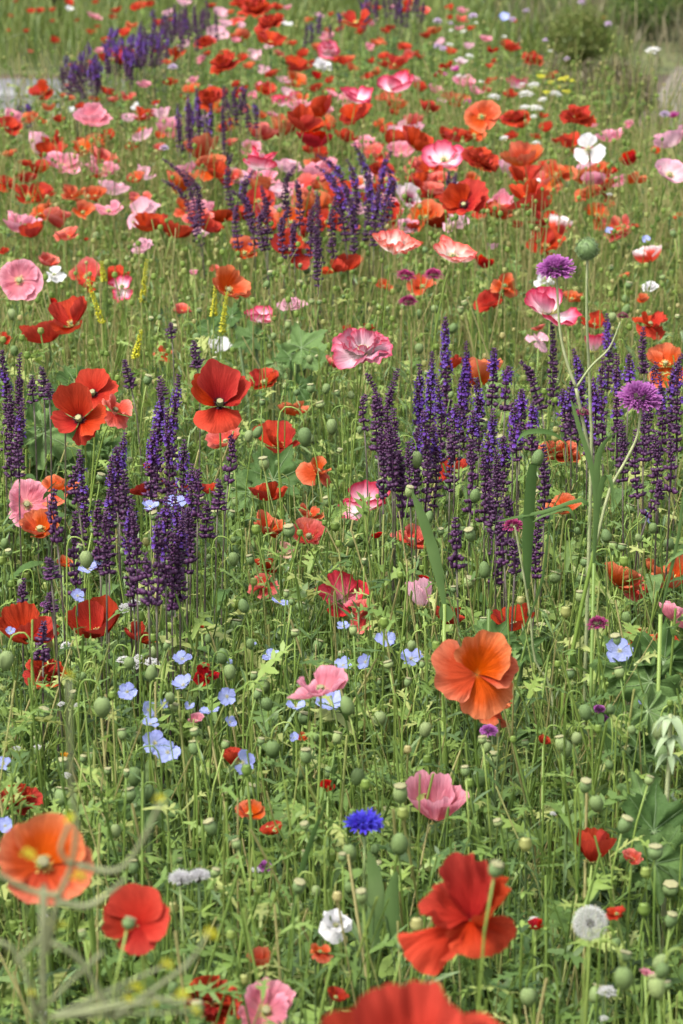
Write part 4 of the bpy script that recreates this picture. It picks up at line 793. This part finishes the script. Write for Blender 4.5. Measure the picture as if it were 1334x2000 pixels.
# round green seed head on its own tall stem
P = at_y(1147, 487, Y0+.05); base = Vector((P.x+.004, P.y, 0)); sh = empty('round_seed_head', base); g = G(); s = 21*mpp(P)
g.spin([(s*math.sin(a*math.pi/9), -s*math.cos(a*math.pi/9)) for a in range(1, 9)], 14); r = random.Random(2)
part('seed_ball', g.mesh('seed_ball', M_pod), sh, Matrix.Translation(P-base)); g = G()
for i in range(420):
    z = r.uniform(-.9, 1); a = r.uniform(0, 6.28); q = math.sqrt(1-z*z); d = Vector((q*math.cos(a), q*math.sin(a), z)); g.tube([d*s*.97, d*s*r.uniform(1.12, 1.28)], [s*.022, s*.012], 3)
part('bristles', g.mesh('bristles', M_vein), sh, Matrix.Translation(P-base))
curve_part('stem', sh, base, [Vector((base.x, base.y, 0))]+pxpts([(1152, 1000), (1153, 800), (1146, 620), (1147, 505)], Y0+.05), (.0022, .0013), M_tan)
tag(sh, 'round green bristly seed head on a tall bare stem', 'seed head')
# cornflowers
def floret_mesh(kind):
    g = G()
    for k in range(6):
        a = k*1.047; d = Vector((.75, .55*math.cos(a), .55*math.sin(a))).normalized(); g.ribbon([Vector((.3, 0, 0)), Vector((.55, 0, 0))+d*.2, Vector((.55, 0, 0))+d*.52], [.10, .19, .03], Vector((0, -math.sin(a), math.cos(a))))
    g.tube([(0, 0, 0), (.4, 0, 0)], [.03, .06], 5); return g.mesh('floret', PM[kind])
def cornflower(px, py, wpx, kind, z, label):
    P = at_z(px, py, z); s = wpx*mpp(P)*.5; base = Vector((P.x+.01, P.y+.02, 0)); root = empty('cornflower', base); r = random.Random(px); me = floret_mesh(kind); lo = P-base
    for ring, n, e, l in ((0, 11, .12, .95), (1, 9, .5, .82), (2, 6, .95, .66), (3, 3, 1.3, .55)):
        for k in range(n):
            part('floret', me, root, Matrix.Translation(lo-Vector((0, 0, s*.15))) @ Matrix.Rotation(k*2*math.pi/n+ring*.4+r.uniform(-.1, .1), 4, 'Z') @ Matrix.Rotation(-e+r.uniform(-.12, .12), 4, 'Y') @ Matrix.Rotation(r.uniform(0, 1), 4, 'X') @ Matrix.Scale(s*l*r.uniform(.9, 1.08), 4))
    g = G(); g.spin([(.05, -.75), (.2, -.66), (.27, -.42), (.2, -.15), (.16, 0)], 9, rib=.06); part('involucre', g.mesh('involucre', M_invol), root, Matrix.Translation(lo) @ Matrix.Scale(s, 4))
    stem_part(root, lo-Vector((0, 0, s*.7)), (0, 0, 1), .0014, .1, px, M_pod); tag(root, label, 'cornflower')
cornflower(712, 1604, 84, 'B', .62, 'bright blue cornflower head alone among green stems')
cornflower(352, 1712, 50, 'w', .60, 'slightly wider white cornflower head of a touching pair'); cornflower(388, 1708, 48, 'w', .60, 'slightly narrower white cornflower head of a touching pair')
# dandelion clock
P = at_z(1153, 1803, .56); base = Vector((P.x, P.y+.02, 0)); dc = empty('dandelion_clock', base); s = 37*mpp(P); g = G(); r = random.Random(8); c = G()
for i in range(190):
    z = 1-2*(i+.5)/190; a = i*2.39996; q = math.sqrt(1-z*z); d = Vector((q*math.cos(a), q*math.sin(a), z)); g.tube([d*s*.16, d*s*.72], [.00009, .00007], 3); c.seedlet(d*s*.12, d, s*.15, s*.022)
    e = d.orthogonal().normalized(); f = d.cross(e)
    for k in range(8): b = k*.785+r.uniform(-.1, .1); g.tube([d*s*.72, d*s*r.uniform(.92, 1.0)+(e*math.cos(b)+f*math.sin(b))*s*.17], [.00008, .00005], 3)
part('pappus', g.mesh('pappus', M_pappus), dc, Matrix.Translation(P-base)); part('seeds', c.mesh('seeds', M_invol), dc, Matrix.Translation(P-base)); stem_part(dc, P-base-Vector((0, 0, s*.1)), (0, 0, 1), .0016, .1, 4)
tag(dc, 'fluffy white dandelion clock among green stems', 'dandelion')

# ------------------------------------------------------------------ yellow spires, white clusters, daisies, marigold
def spire(px, py, px2, py2, label):
    T = at_z(px, py, .66); B = at_y(px2, py2, T.y); base = Vector((B.x, B.y, 0)); root = empty('mignonette', base); r = random.Random(px); d = T-B; g = G(); n = 46
    for i in range(n):
        t = i/n; o = B-base+d*t
        for k in range(4):
            a = r.uniform(0, 6.28); e = Vector((math.cos(a), math.sin(a), r.uniform(-.1, .6))).normalized(); q = (.0066*(1-.6*t))*r.uniform(.7, 1.2)
            g.seedlet(o+e*.001, e, q, q*.3, r.uniform(.3, .9))
    part('flower_spire', g.mesh('flower_spire', PM['Y']), root); curve_part('stem', root, base, [base, base.lerp(B, .6), B, T], (.0015, .0008), M_stem); tag(root, label, 'mignonette', 'yellow spires')
for a in [(170, 545, 200, 632, 'tallest yellow flower spire in front of a coral poppy'), (287, 505, 278, 590, 'thin yellow flower spire standing alone between poppies'), (443, 570, 434, 650, 'yellow flower spire in front of an orange poppy'), (421, 552, 417, 618, 'faint yellow flower spire close to an orange poppy'), (276, 645, 264, 700, 'short leaning yellow flower spire over dark salvia tips'), (198, 510, 204, 550, 'small yellow flower spire between two red poppies')]: spire(*a)
def cluster_mesh(kind, n, flat, seed, pet=4):
    g = G(); r = random.Random(seed)
    for i in range(n):
        q = math.sqrt((i+.5)/n); a = i*2.39996; p = Vector((q*math.cos(a), q*math.sin(a), flat*(1-q*q)+r.uniform(-.08, .08))); l = .30*r.uniform(.8, 1.2)*(1 if n > 8 else 1.4)
        for k in range(pet): b = k*6.283/pet+a; d = Vector((math.cos(b), math.sin(b), .25)); g.ribbon([p, p+d*l*.6, p+d*l], [.05, l*.75, l*.4], (-math.sin(b), math.cos(b), 0))
    return g.mesh('flower_cluster', PM[kind])
CL = {('w', 0): cluster_mesh('w', 16, .35, 1), ('w', 1): cluster_mesh('w', 22, .6, 2), ('Y', 0): cluster_mesh('Y', 7, .2, 3), ('l', 0): cluster_mesh('l', 16, .4, 4)}
def cluster(px, py, wpx, kind, v, z, name, desc, cat, grp, y=None, label=None, tilt=.3):
    r = random.Random(px+py); P = at_y(px, py, y) if y else at_z(px, py, z); s = wpx*mpp(P)*.42; base = Vector((P.x+r.uniform(-.03, .03), P.y+.02, 0)); root = empty(name, base); ax = Vector((r.uniform(-.2, .2), -tilt, 1)).normalized()
    part('flower_cluster', CL[(kind, v)], root, Matrix.Translation(P-base) @ axis_frame(ax, r.uniform(0, 6)) @ Matrix.Scale(s, 4)); stem_part(root, P-base, ax, .0009, .06, px); ALL.append((root, label, desc, P, cat, grp, wpx))
for a in [(245, 1190, 34), (262, 1180, 26), (240, 1290, 26), (262, 1300, 34), (297, 1296, 32), (128, 1262, 24), (270, 1285, 20), (33, 1462, 16), (73, 1460, 16), (150, 1378, 14), (120, 1376, 16), (130, 1515, 20), (88, 1790, 16), (1185, 1938, 38), (1043, 1798, 22), (1180, 1990, 18), (500, 1700, 20), (505, 1740, 18), (565, 1110, 16), (160, 1210, 18), (85, 1980, 18), (1080, 1590, 14)]:
    cluster(*a, 'w', 1, .54, 'alyssum', 'small white alyssum cluster', 'alyssum', 'white alyssum clusters')
for a in [(1042, 167, 26), (1027, 185, 32), (1085, 184, 26), (965, 190, 28), (1047, 212, 30), (1025, 210, 22), (900, 150, 24), (917, 110, 20), (878, 88, 18), (1060, 195, 20), (1275, 100, 34), (1042, 228, 16), (1020, 165, 16), (985, 270, 20), (1047, 280, 20), (940, 160, 12), (985, 72, 12), (1075, 100, 12), (905, 62, 14), (1190, 380, 14), (880, 60, 12), (930, 45, 10)]:
    cluster(*a, 'w', 0, .62, 'candytuft', 'white candytuft head', 'candytuft', 'white candytuft heads')
for a in [(1102, 155, 26), (1107, 180, 20), (1075, 162, 20), (1055, 150, 22), (1118, 158, 14), (1068, 181, 18), (1090, 170, 14)]: cluster(*a, 'Y', 0, .6, 'yellow_daisy', 'small yellow daisy', 'daisy', 'yellow daisies')
P = at_z(126, 1488, .55); base = Vector((P.x, P.y, 0)); mg = empty('marigold', base)
for k in range(9):
    a = k*.7; g = G(); d = Vector((math.cos(a)*.45, math.sin(a)*.45, 1)).normalized(); s = 24*mpp(P); g.ribbon([(0, 0, -s*.6), d*s*.1, d*s*.8], [s*.12, s*.34, s*.15], (-math.sin(a), math.cos(a), 0), .3); part('petal', g.mesh('petal', PM['G']), mg, Matrix.Translation(P-base))
stem_part(mg, P-base-Vector((0, 0, .008)), (0, 0, 1), .0012, .08, 3); tag(mg, 'single small amber marigold half closed', 'marigold')

# ------------------------------------------------------------------ broad leaves
def broad_leaf_geo(lobes, depth, ruf, seed, cup=.15, nu=72, nv=10):
    r = random.Random(seed); g = G(); vs = []; pu = []; pv = []; ph = r.uniform(0, 6)
    wv = [(r.randint(3, 9), r.uniform(0, 6.3), r.uniform(.4, 1)) for _ in range(4)]
    for j in range(nv+1):
        v = j/nv
        for i in range(nu+1):
            u = i/nu; a = (u-.5)*2*math.pi*.93; e = .62+.38*math.cos(a*.5)**1.5
            e *= 1-depth*(.5-.5*math.cos(lobes*a+math.pi*(lobes % 2 == 0)))**1.0*.8
            e *= 1+.055*math.sin(23*a+ph)+.05*math.sin(37*a+2*ph)+.08*math.sin(11*a+ph); rr = v*e; x, y = rr*math.cos(a)+.0, rr*math.sin(a)
            z = .12*v*noise.noise(Vector((x*3.2+seed*7, y*3.2, 1)))+1.5*ruf*v*v*sum(q*math.sin(k*a+p) for k, p, q in wv)*.4+cup*rr*rr-.25*max(0, x-.3)**2-.07*math.cos(lobes*a)*v*(1.2-v)*2+.03*noise.noise(Vector((x*6+seed, y*6, 0)))
            vs.append((x, y, z)); pu.append(u*2-1); pv.append(v)
    W = nu+1; fs = [(j*W+i, j*W+i+1, (j+1)*W+i+1, (j+1)*W+i) for j in range(nv) for i in range(nu)]; g.add(vs, fs, pu, pv)
    v = G()
    for k in range(lobes):
        a = ((k+.5)/lobes-.5)*2*math.pi*.86; i = round((a/(2*math.pi*.93)+.5)*nu); line = [Vector(vs[j*W+i])+Vector((0, 0, .006)) for j in range(0, nv)]
        v.tube(line, [.013*(1-j/nv)+.003 for j in range(len(line))], 4)
    return g.mesh('leaf', M_broad), v.mesh('veins', M_vein)
BL = [broad_leaf_geo(5, .50, .16, 1), broad_leaf_geo(7, .48, .22, 2), broad_leaf_geo(5, .34, .26, 3), broad_leaf_geo(7, .36, .16, 4)]
def broad_plant(leaves, label, y=None, z=.5, name='broad_leaved_plant'):
    """leaves: (px, py, width px, variant, tilt towards camera, azimuth of the leaf tip in degrees, z or None)"""
    Ps = [at_z(a[0], a[1], (a[6] if len(a) > 6 else z)*.85+.09) for a in leaves]; base = Vector((sum(p.x for p in Ps)/len(Ps), sum(p.y for p in Ps)/len(Ps)+.02, 0)); root = empty(name, base)
    for a, P in zip(leaves, Ps):
        r = random.Random(a[0]); s = a[2]*mpp(P)*.62; n = Vector((r.uniform(-.25, .25), -math.sin(R_(a[4])), math.cos(R_(a[4])))).normalized()
        M = Matrix.Translation(P-base) @ axis_frame(n) @ Matrix.Rotation(R_(a[5]), 4, 'Z') @ Matrix.Translation((-s*.35, 0, 0)) @ Matrix.Scale(s, 4)
        lf = part('leaf', BL[a[3]][0], root, M); part('veins', BL[a[3]][1], lf); o = M @ Vector((0, 0, 0))
        g = G(); g.tube(bez((0, 0, 0), (o.x*.2, o.y*.2, o.z*.5), o-(M.to_3x3() @ Vector((.3, 0, .35))), o, 8), .0028, 6); part('petiole', g.mesh('petiole', M_vein), root)
    tag(root, label, 'leafy plant')
broad_plant([(605, 668, 90, 0, 50, 30, .60), (560, 690, 70, 0, 40, 130, .56), (545, 720, 60, 3, 60, -60, .52), (620, 700, 84, 3, 30, -10, .54), (440, 618, 60, 3, 35, 170, .58), (480, 665, 70, 3, 50, 200, .54), (590, 770, 70, 3, 55, -70, .5), (400, 640, 70, 0, 50, 150, .52)], 'fan of pale grey-green lobed leaves beside the rose double poppy')
broad_plant([(85, 800, 120, 2, 45, 60, .56), (110, 860, 130, 2, 55, -20, .54), (60, 830, 110, 1, 50, 160, .54), (150, 900, 110, 2, 60, -60, .50), (190, 880, 100, 1, 55, 20, .5), (95, 920, 100, 2, 70, -80, .48), (45, 905, 46, 3, 75, -90, .50), (225, 905, 90, 3, 65, -40, .48), (140, 735, 70, 3, 40, 120, .55)], 'rosette of large crinkled grey-green leaves under the scarlet poppies')
broad_plant([(545, 915, 120, 3, 55, 60, .50), (470, 960, 90, 3, 60, 170, .46), (520, 900, 80, 0, 45, 120, .5)], 'veined round leaves behind the floppy orange poppies')
broad_plant([(1215, 1290, 130, 1, 55, 120, .58), (1240, 1340, 150, 1, 45, 200, .56), (1300, 1265, 120, 1, 60, 80, .60), (1205, 1440, 120, 0, 55, 250, .52), (1290, 1400, 120, 1, 50, -20, .55), (1250, 1480, 90, 1, 60, -80, .5)], 'dark lobed leaves behind the pale bract plant')
broad_plant([(1280, 1590, 150, 3, 60, 90, .54), (1310, 1680, 150, 3, 70, 20, .5), (1230, 1650, 110, 3, 65, 180, .48), (1250, 1540, 90, 1, 40, 100, .54)], 'broad dark leaves low behind thin capsule stems')
broad_plant([(975, 1240, 80, 3, 55, 60, .58), (1035, 1275, 70, 0, 65, -40, .56), (940, 1225, 40, 3, 50, 110, .58)], 'grey-green leaves right behind the large open orange poppy')
broad_plant([(310, 1590, 90, 3, 70, -60, .5), (250, 1560, 70, 3, 65, 140, .5), (200, 1620, 70, 3, 60, 30, .5)], 'smooth green leaves behind the white cornflower', name='broad_leaved_plant')
# pale plant with hanging bracts
P = at_z(1308, 1440, .62); base = Vector((P.x, P.y, 0)); pb = empty('pale_bract_plant', base); Yb = P.y
curve_part('stem', pb, base, [base]+pxpts([(1300, 1640), (1306, 1500), (1310, 1395)], Yb), (.0026, .0018), M_tan)
def bract():
    g = G(); g.ribbon([Vector((t, 0, (.25*t-1.25*t*t))) for t in (0, .2, .4, .6, .8, 1)], [.12, .42, .5, .42, .26, .02], (0, 1, 0), .35); return g.mesh('bract', M_pale)
BR = bract()
for row, (yy, n, s) in enumerate(((1402, 6, .019), (1440, 6, .018), (1475, 5, .015))):
    O = at_y(1309, yy, Yb)-base
    for k in range(n): part('bract', BR, pb, Matrix.Translation(O) @ Matrix.Rotation(k*6.283/n+row*.5, 4, 'Z') @ Matrix.Scale(s*(.85+.1*((k*3) % 4)), 4))
tag(pb, 'pale whitish-green plant with tiers of hanging bracts', 'plant')
# arching grass blades
def grass_blade(root, base, pts, wpx, y, side=(1, .1, 0)):
    P = [p-base for p in pxpts(pts, y)]; out = []
    for i in range(len(P)-1):
        p0, p1, p2, p3 = P[max(i-1, 0)], P[i], P[i+1], P[min(i+2, len(P)-1)]
        for k in range(4): t = k/4; out.append(.5*((2*p1)+(p2-p0)*t+(2*p0-5*p1+4*p2-p3)*t*t+(3*p1-p0-3*p2+p3)*t**3))
    out.append(P[-1]); n = len(out); wm = wpx*mpp(base+P[-1]); g = G()
    g.ribbon(out, [wm*min(1, .35+2.2*i/n)*max(.05, 1-(i/(n-1))**4) for i in range(n)], side, .3); part('blade', g.mesh('blade', M_broad), root)
Yg = 3.0
def grass_plant(list_, label, y):
    p = at_y(list_[0][0][0][0], list_[0][0][0][1], y); base = Vector((p.x, p.y, 0)); root = empty('tall_grass', base)
    for pts, wp, sd in list_: 
        P0 = pts[0]; grass_blade(root, base, pts, wp, y, sd)
    g = G(); tp = at_y(list_[0][0][0][0], list_[0][0][0][1], y)-base; g.tube([(0, 0, 0), tp*.5, tp], .002, 5); part('stem', g.mesh('stem', M_stem), root); tag(root, label, 'grass', 'tall grasses')
grass_plant([([(868, 1180), (850, 1090), (825, 1010), (805, 960)], 24, (1, .2, 0)), ([(868, 1180), (872, 1200), (870, 1215)], 30, (1, 0, 0))], 'broad blue-green grass blade leaning in front of dark salvia', 2.9)
grass_plant([([(955, 1190), (965, 1040), (1000, 900), (1022, 848), (1075, 845), (1110, 870)], 14, (.3, .3, 1)), ([(1030, 1150), (1032, 1040), (1040, 920), (1046, 905)], 24, (1, .2, 0)), ([(1125, 1140), (1150, 985), (1060, 1000), (962, 1020)], 9, (0, .4, 1)), ([(1125, 1140), (1120, 1003), (1070, 1003), (1040, 1020)], 10, (.1, .5, 1))], 'arching grass blades crossing an orange poppy', 2.95)
grass_plant([([(1160, 1100), (1165, 990), (1168, 900), (1185, 860), (1215, 840)], 14, (1, .2, 0)), ([(1160, 1100), (1172, 960), (1190, 930), (1200, 1000)], 12, (1, .2, 0)), ([(1160, 1100), (1163, 950), (1130, 830), (1115, 780)], 12, (1, .2, 0))], 'narrow pale grass leaves around the forked pincushion stem', 2.9)
grass_plant([([(1290, 1200), (1325, 1050), (1334, 960)], 8, (1, .2, 0)), ([(1290, 1200), (1300, 1110), (1334, 1078), (1380, 1070)], 10, (.2, .4, 1)), ([(1020, 1240), (1060, 1130), (1075, 1000)], 6, (1, .2, 0))], 'thin grass stems beside two orange bowl poppies', 2.8)
grass_plant([([(560, 1900), (590, 1700), (640, 1560)], 14, (1, .2, 0)), ([(730, 1850), (735, 1740), (720, 1660)], 34, (1, .1, 0)), ([(770, 1850), (765, 1760), (775, 1700)], 30, (1, .1, 0))], 'smooth green leaves rising behind the blue cornflower', 2.3)

# blurred mustard branch close to the lens
Ym = 1.32
base = at_y(95, 1990, Ym); base.z = 0; mu = empty('mustard_plant', base)
curve_part('stem', mu, base, [Vector((base.x-.01, base.y, 0))]+pxpts([(85, 1990), (95, 1860), (112, 1760), (140, 1690), (150, 1600), (140, 1540), (135, 1330)], Ym), (.0019, .0009), M_grey)
for pts, rr2 in (([(112, 1760), (170, 1770), (225, 1735), (245, 1715)], (.002, .0011)), ([(150, 1690), (230, 1700), (280, 1640), (312, 1570)], (.002, .001)), ([(118, 1750), (60, 1740), (10, 1715), (-30, 1690)], (.0018, .001)), ([(140, 1690), (118, 1660), (135, 1610)], (.0014, .001)),
                 ([(70, 1990), (50, 1900), (20, 1850), (-20, 1835)], (.0018, .0012)), ([(30, 1880), (60, 1850), (95, 1815)], (.0014, .001)), ([(220, 1990), (290, 1940), (370, 1880), (408, 1820)], (.0016, .001)), ([(290, 1940), (340, 1960), (370, 1950)], (.0012, .001)), ([(160, 1900), (200, 1860), (60, 1990)], (.001, .001)), ([(100, 1840), (160, 1880), (220, 1990)], (.0016, .0016))):
    curve_part('branch', mu, base, pxpts(pts, Ym), rr2, M_grey)
for x, y, wp in [(135, 1318, 22), (312, 1562, 30), (140, 1600, 34), (55, 1670, 36), (155, 1715, 36), (95, 1812, 34), (120, 1805, 24), (410, 1825, 36), (325, 1885, 30), (265, 1930, 34), (355, 1945, 34), (300, 1960, 24), (250, 1952, 24), (380, 1975, 28), (60, 1940, 20)]:
    P = at_y(x, y, Ym+random.Random(x).uniform(-.04, .04)); part('flower_cluster', CL[('Y', 0)], mu, Matrix.Translation(P-base) @ axis_frame((random.Random(y).uniform(-.4, .4), -.4, 1)) @ Matrix.Scale(wp*mpp(P)*.42, 4))
    if y > 1880: curve_part('branch', mu, base, [at_y(90, 1990, Ym), P.lerp(at_y(90, 1990, Ym), .4), P], (.0011, .0008), M_grey)
tag(mu, 'blurred grey-green mustard branch with small yellow flower clusters', 'mustard')

# ------------------------------------------------------------------ background: dry bushes, young tree, stick
def bush(px, py, wpx, hpx, y, label, n, seed, mat=None, name='dry_bush'):
    global rng
    rng = np.random.default_rng(seed); B = at_y(px, py, y); B.z = 0; wm = wpx*mpp(B)/2; hm = hpx*mpp(B); root = empty(name, B)
    k = Bulk(); d = hdir(n); u = np.sqrt(rng.random(n)); top = d*(u*wm)[:, None]+Z3*(hm*(.35+.65*np.sqrt(np.maximum(0, 1-u*u)))*rng.uniform(.6, 1.05, n))[:, None]
    P0 = d*(u*wm*.25)[:, None]; P1 = P0*.5+top*.5+Z3*(hm*.15); t = np.linspace(0, 1, 5)[None, :, None]; C = P0[:, None]*(1-t)**2+P1[:, None]*2*t*(1-t)+top[:, None]*t*t
    k.tubes(C, np.full((n, 5), .0012), np.clip(rng.normal(.55, .2, n), 0, 1), 3); tw = k.build('twigs', mat or M_wispy, None, None); tw.parent = root
    k = Bulk(); m = n*14; idx = rng.integers(0, n, m); f = rng.uniform(.35, 1, m)[:, None]; A = P0[idx]*(1-f)**2+P1[idx]*2*f*(1-f)+top[idx]*f*f; dd = unit(hdir(m)+Z3*rng.uniform(-.2, 1.2, m)[:, None]); L = rng.uniform(.012, .04, m); E = A+dd*L[:, None]
    k.ribbons(A, (A+E)/2, E, L*.16, unit(np.cross(dd, hdir(m))), [.6, 1, .1], np.clip(rng.normal(.5, .22, m), 0, 1)); fo = k.build('foliage', mat or M_wispy, None, None); fo.parent = root
    tag(root, label, 'bush', 'wispy bushes')
bush(1185, 222, 210, 140, 12.3, 'low dry brownish bush at the edge of the gravel path', 800, 1, M_brown)
bush(1060, 150, 190, 190, 11.6, 'wispy brownish bush behind the white candytuft', 600, 2, M_brown)
bush(960, 110, 160, 150, 12.2, 'grey-green feathery bush behind far scarlet poppies', 500, 3)
bush(1130, 90, 150, 130, 14.8, 'greenish bush beyond the low dry brownish one', 500, 4, M_dry)
bush(1255, 110, 150, 130, 16.5, 'bright grassy tuft beyond the gravel path', 600, 5, M_green); bush(110, 190, 90, 70, 10.6, 'pale dry wispy tuft at the corner of the path', 120, 6)
bush(1320, 60, 120, 90, 17.5, 'yellowish tuft far beyond the gravel path', 500, 7, M_dry)
B = at_y(110, 30, 17.6); B.z = 0; tr = empty('young_tree', B); g = G()
g.tube([(0, 0, -.05), (.01, 0, .6), (-.01, .02, 1.4), (.02, 0, 2.4), (0, 0, 3.2)], [.045, .038, .034, .028, .012], 10)
for k in range(9):
    a = k*2.4; z = 1.6+k*.17; g.tube([(0, 0, z), (math.cos(a)*.3, math.sin(a)*.3, z+.3), (math.cos(a)*.7, math.sin(a)*.7, z+.5)], [.014, .009, .004], 5)
part('trunk', g.mesh('trunk', M_bark), tr); rng = np.random.default_rng(3); n = 5000; q = unit(rng.normal(size=(n, 3)))*(rng.random(n)**.4)[:, None]*np.array([.95, .95, .9])+np.array([0, 0, 2.9]); dd = unit(rng.normal(size=(n, 3))); k = Bulk()
k.ribbons(q, q+dd*.03, q+dd*.07-Z3*.01, np.full(n, .035), unit(np.cross(dd, hdir(n))), [.3, 1, .05], rng.uniform(.1, .7, n)); cr = k.build('crown', M_green, None, None); cr.parent = tr; tag(tr, 'young tree with a thin dark trunk in the rough grass', 'tree')
a, b = at_y(-10, 92, 15.2), at_y(52, 62, 15.6); a.z = max(a.z, .02); base = Vector((a.x, a.y, 0)); st = empty('dry_stick', base); g = G(); g.tube([a-base-Vector((0.2, 0, a.z)), (a+b)/2-base+Vector((0, 0, .01)), b-base], [.008, .007, .004], 5); part('shaft', g.mesh('shaft', M_tan), st); tag(st, 'pale dry stick leaning in the rough grass', 'stick')

# ------------------------------------------------------------------ labels: kind, look and place among neighbours; look-alikes share both label and group
BIG = [(P, desc, root) for root, label, desc, P, cat, grp, wp in ALL if cat == 'poppy' and wp >= 34 and not label]
art = lambda d: ('an ' if d[0] in 'aeiou' else 'a ')+d
use = {}; cand = {}
for root, label, desc, P, cat, grp, wp in ALL:
    if label: use[label] = use.get(label, 0)+100; continue
    nb = sorted((math.hypot(P.x-q.x, (P.y-q.y)*.5), d) for q, d, o in BIG if o is not root); n1 = nb[0][1]; n2 = next((d for _, d in nb[1:] if d != n1), None); n3 = next((d for _, d in nb[2:] if d not in (n1, n2)), None)
    w1 = where(P); w2 = where(P, skip=(w1[w1.index('the '):],))
    c = [f'{desc} {w1}', f'{desc} {w1}, close to {art(n1)}', f'{desc} near {art(n1)} and {art(n2)}', f'{desc} {w1}, close to {art(n2)}', f'{desc} {w2}', f'{desc} {w2}, close to {art(n1)}', f'{desc} near {art(n1)} and {art(n3)}', f'{desc} near {art(n2)} and {art(n3)}']
    cand[root] = [x for x in c if len(x.split()) <= 16]
    for x in set(cand[root]): use[x] = use.get(x, 0)+1
taken = {}
for root, label, desc, P, cat, grp, wp in ALL:
    if not label: label = min(cand[root], key=lambda x: (use[x], cand[root].index(x)))
    root['label'] = label; root['category'] = cat; root['group'] = grp; taken.setdefault(label, []).append((root, wp))
for lab, lst in taken.items():
    lst.sort(key=lambda q: -q[1])
    if len(lst) > 1 and lst[0][1] > 1.25*lst[1][1] and len(lab.split()) < 16: lst[0][0]['label'] = 'larger '+lab; lst = lst[1:]
    if len(lst) > 1:
        for o, _ in lst: o['group'] = lab
print('OBJS', len(bpy.data.objects), 'pods', npod, 'buds', nbud, 'labels', len(taken), 'of', len(ALL))
